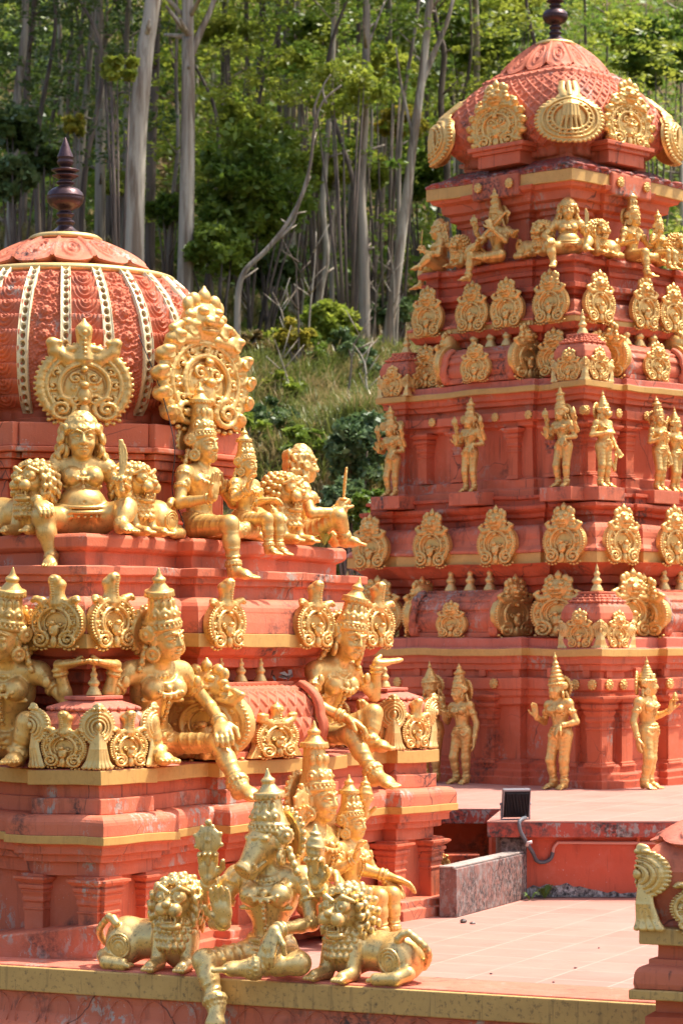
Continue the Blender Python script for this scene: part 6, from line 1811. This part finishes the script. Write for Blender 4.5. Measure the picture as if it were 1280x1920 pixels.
for i, (a_, b_, c_, d_, e_) in enumerate([(430, 60, 60, 55, 'lime'), (560, 120, 55, 50, 'lime'), (720, 120, 60, 48, 'lime'), (750, 230, 50, 50, 'yellow'), (600, 60, 60, 52, 'green'), (860, 230, 50, 53, 'lime'),
        (690, 330, 45, 50, 'lime'), (520, 260, 45, 54, 'lime'), (1180, 60, 70, 54, 'lime'), (960, 20, 60, 55, 'lime')]):
    shrub(a_, b_, c_, d_, e_, 'spray of leaves coloured bright as if sunlit, hanging between the trunks', .5, .13, .8, 'sprays of leaves coloured bright as if sunlit')  # bright leaf colours stand in for sun on the dark wood
SL_ = 'mixed low bushes on the grassy slope'
for i in range(34):
    Y = prng.uniform(33, 50); px = prng.uniform(455, 735) if i % 5 else prng.uniform(-20, 260)
    gx = (px - 640) / F * Y; g = float(hill(np.array(gx), np.array(Y))); r = prng.uniform(.16, .42)
    py = HOR - (g + r * .8 - H) * F / Y
    shrub(px, py, r * F / Y, Y, prng.choice(['green', 'lime', 'blue', 'brown', 'dark', 'green']), 'low bush among the grass of the wooded slope', prng.uniform(.6, 1.2), prng.uniform(.08, .13), .5, SL_)
sap = []
for i in range(14):          # thin saplings and dead stems on the slope
    Y = prng.uniform(36, 50); px = prng.uniform(450, 750); gx = (px - 640) / F * Y; g = float(hill(np.array(gx), np.array(Y)))
    h_ = prng.uniform(.9, 2.4); t = empty('sapling', (gx, Y, g - .1)); tag(t, 'thin bare sapling on the grassy slope', 'tree', 'thin saplings on the slope')
    l_ = prng.uniform(-.5, .5)
    mb = MB().tube(smooth_path([(0, 0, 0), (l_ * .3, 0, h_ * .4), (l_ * .5 + prng.uniform(-.1, .1), 0, h_ * .75), (l_, 0, h_)], 3), [.020 - .0015 * k for k in range(10)], 6)
    for k in range(5):
        z = h_ * prng.uniform(.35, .9); a_ = prng.choice([-1, 1]) * prng.uniform(.1, .3)
        mb.tube([(l_ * z / h_ * .8, 0, z), (l_ * z / h_ * .8 + a_, prng.uniform(-.2, .2), z + prng.uniform(.1, .5))], [.012, .005], 5)
    obj('trunk', mb.me('trunk', BARK[prng.choice(['grey', 'pale', 'dark'])], True), t)
# undergrowth and grass
ng = 1500
X_ = rng.uniform(-.16, .16, ng); Y_ = rng.uniform(52, 112, ng); X_ = X_ * Y_
cl = [(x, y, float(z) + rng.uniform(.2, 3.2 if y > 60 else 1.0), rng.uniform(.5, 1.3)) for x, y, z in zip(X_, Y_, hill(X_, Y_))]
V, Q = leaves(cl, 40, .26, rng, .8)
tag(obj('undergrowth', np_mesh('undergrowth', V, Q, LF['green'], False)), kind='stuff')
def grass(n, x0, x1, y0, y1, mat, name):
    X = rng.uniform(x0, x1, n); Y = rng.uniform(y0, y1, n); X = X * Y / F; Z = hill(X, Y)
    per = 46; N_ = n * per
    sz = np.repeat(rng.uniform(.25, .62, n), per)
    P = np.stack([np.repeat(X, per), np.repeat(Y, per), np.repeat(Z, per) - .06], 1) + rng.normal(0, 1, (N_, 3)) * np.array([.07, .07, 0])
    an = rng.uniform(0, 6.28, N_); sp = rng.uniform(.1, .9, N_)
    d = np.stack([np.cos(an) * sp, np.sin(an) * sp, np.ones(N_)], 1); d /= np.linalg.norm(d, axis=1)[:, None]
    w = np.stack([-np.sin(an), np.cos(an), np.zeros(N_)], 1) * .011
    L = (sz * rng.uniform(.6, 1.2, N_))[:, None]
    M_ = P + d * L * .6; T_ = M_ + (d * .55 + np.stack([np.cos(an) * sp, np.sin(an) * sp, -.45 * sp], 1)) * L * .5
    V = np.stack([P - w, P + w, M_ + w * .8, M_ - w * .8, T_], 1).reshape(-1, 3)
    b = np.arange(N_)[:, None] * 5
    Q = np.concatenate([b + np.array([[0, 1, 2, 3]]), b + np.array([[3, 2, 4, 4]])])
    F_ = np.concatenate([b + np.array([[0, 1, 2]]), b + np.array([[0, 2, 3]]), b + np.array([[3, 2, 4]])])
    tag(obj(name, np_mesh(name, V, F_, mat, False)), kind='stuff')
grass(1150, -260, 130, 28, 50, leafmat('green_grass', (.10, .14, .025), (.20, .21, .05), .3), 'grass')
grass(700, -260, 130, 28, 52, leafmat('dry_grass', (.30, .24, .10), (.36, .27, .12), .3), 'dry_grass')
grass(900, 700, 2600, 30, 60, leafmat('bank_grass', (.14, .15, .04), (.26, .22, .08), .3), 'grass')
grass(500, -680, -300, 36, 52, leafmat('slope_grass', (.16, .15, .05), (.28, .22, .09), .3), 'grass')
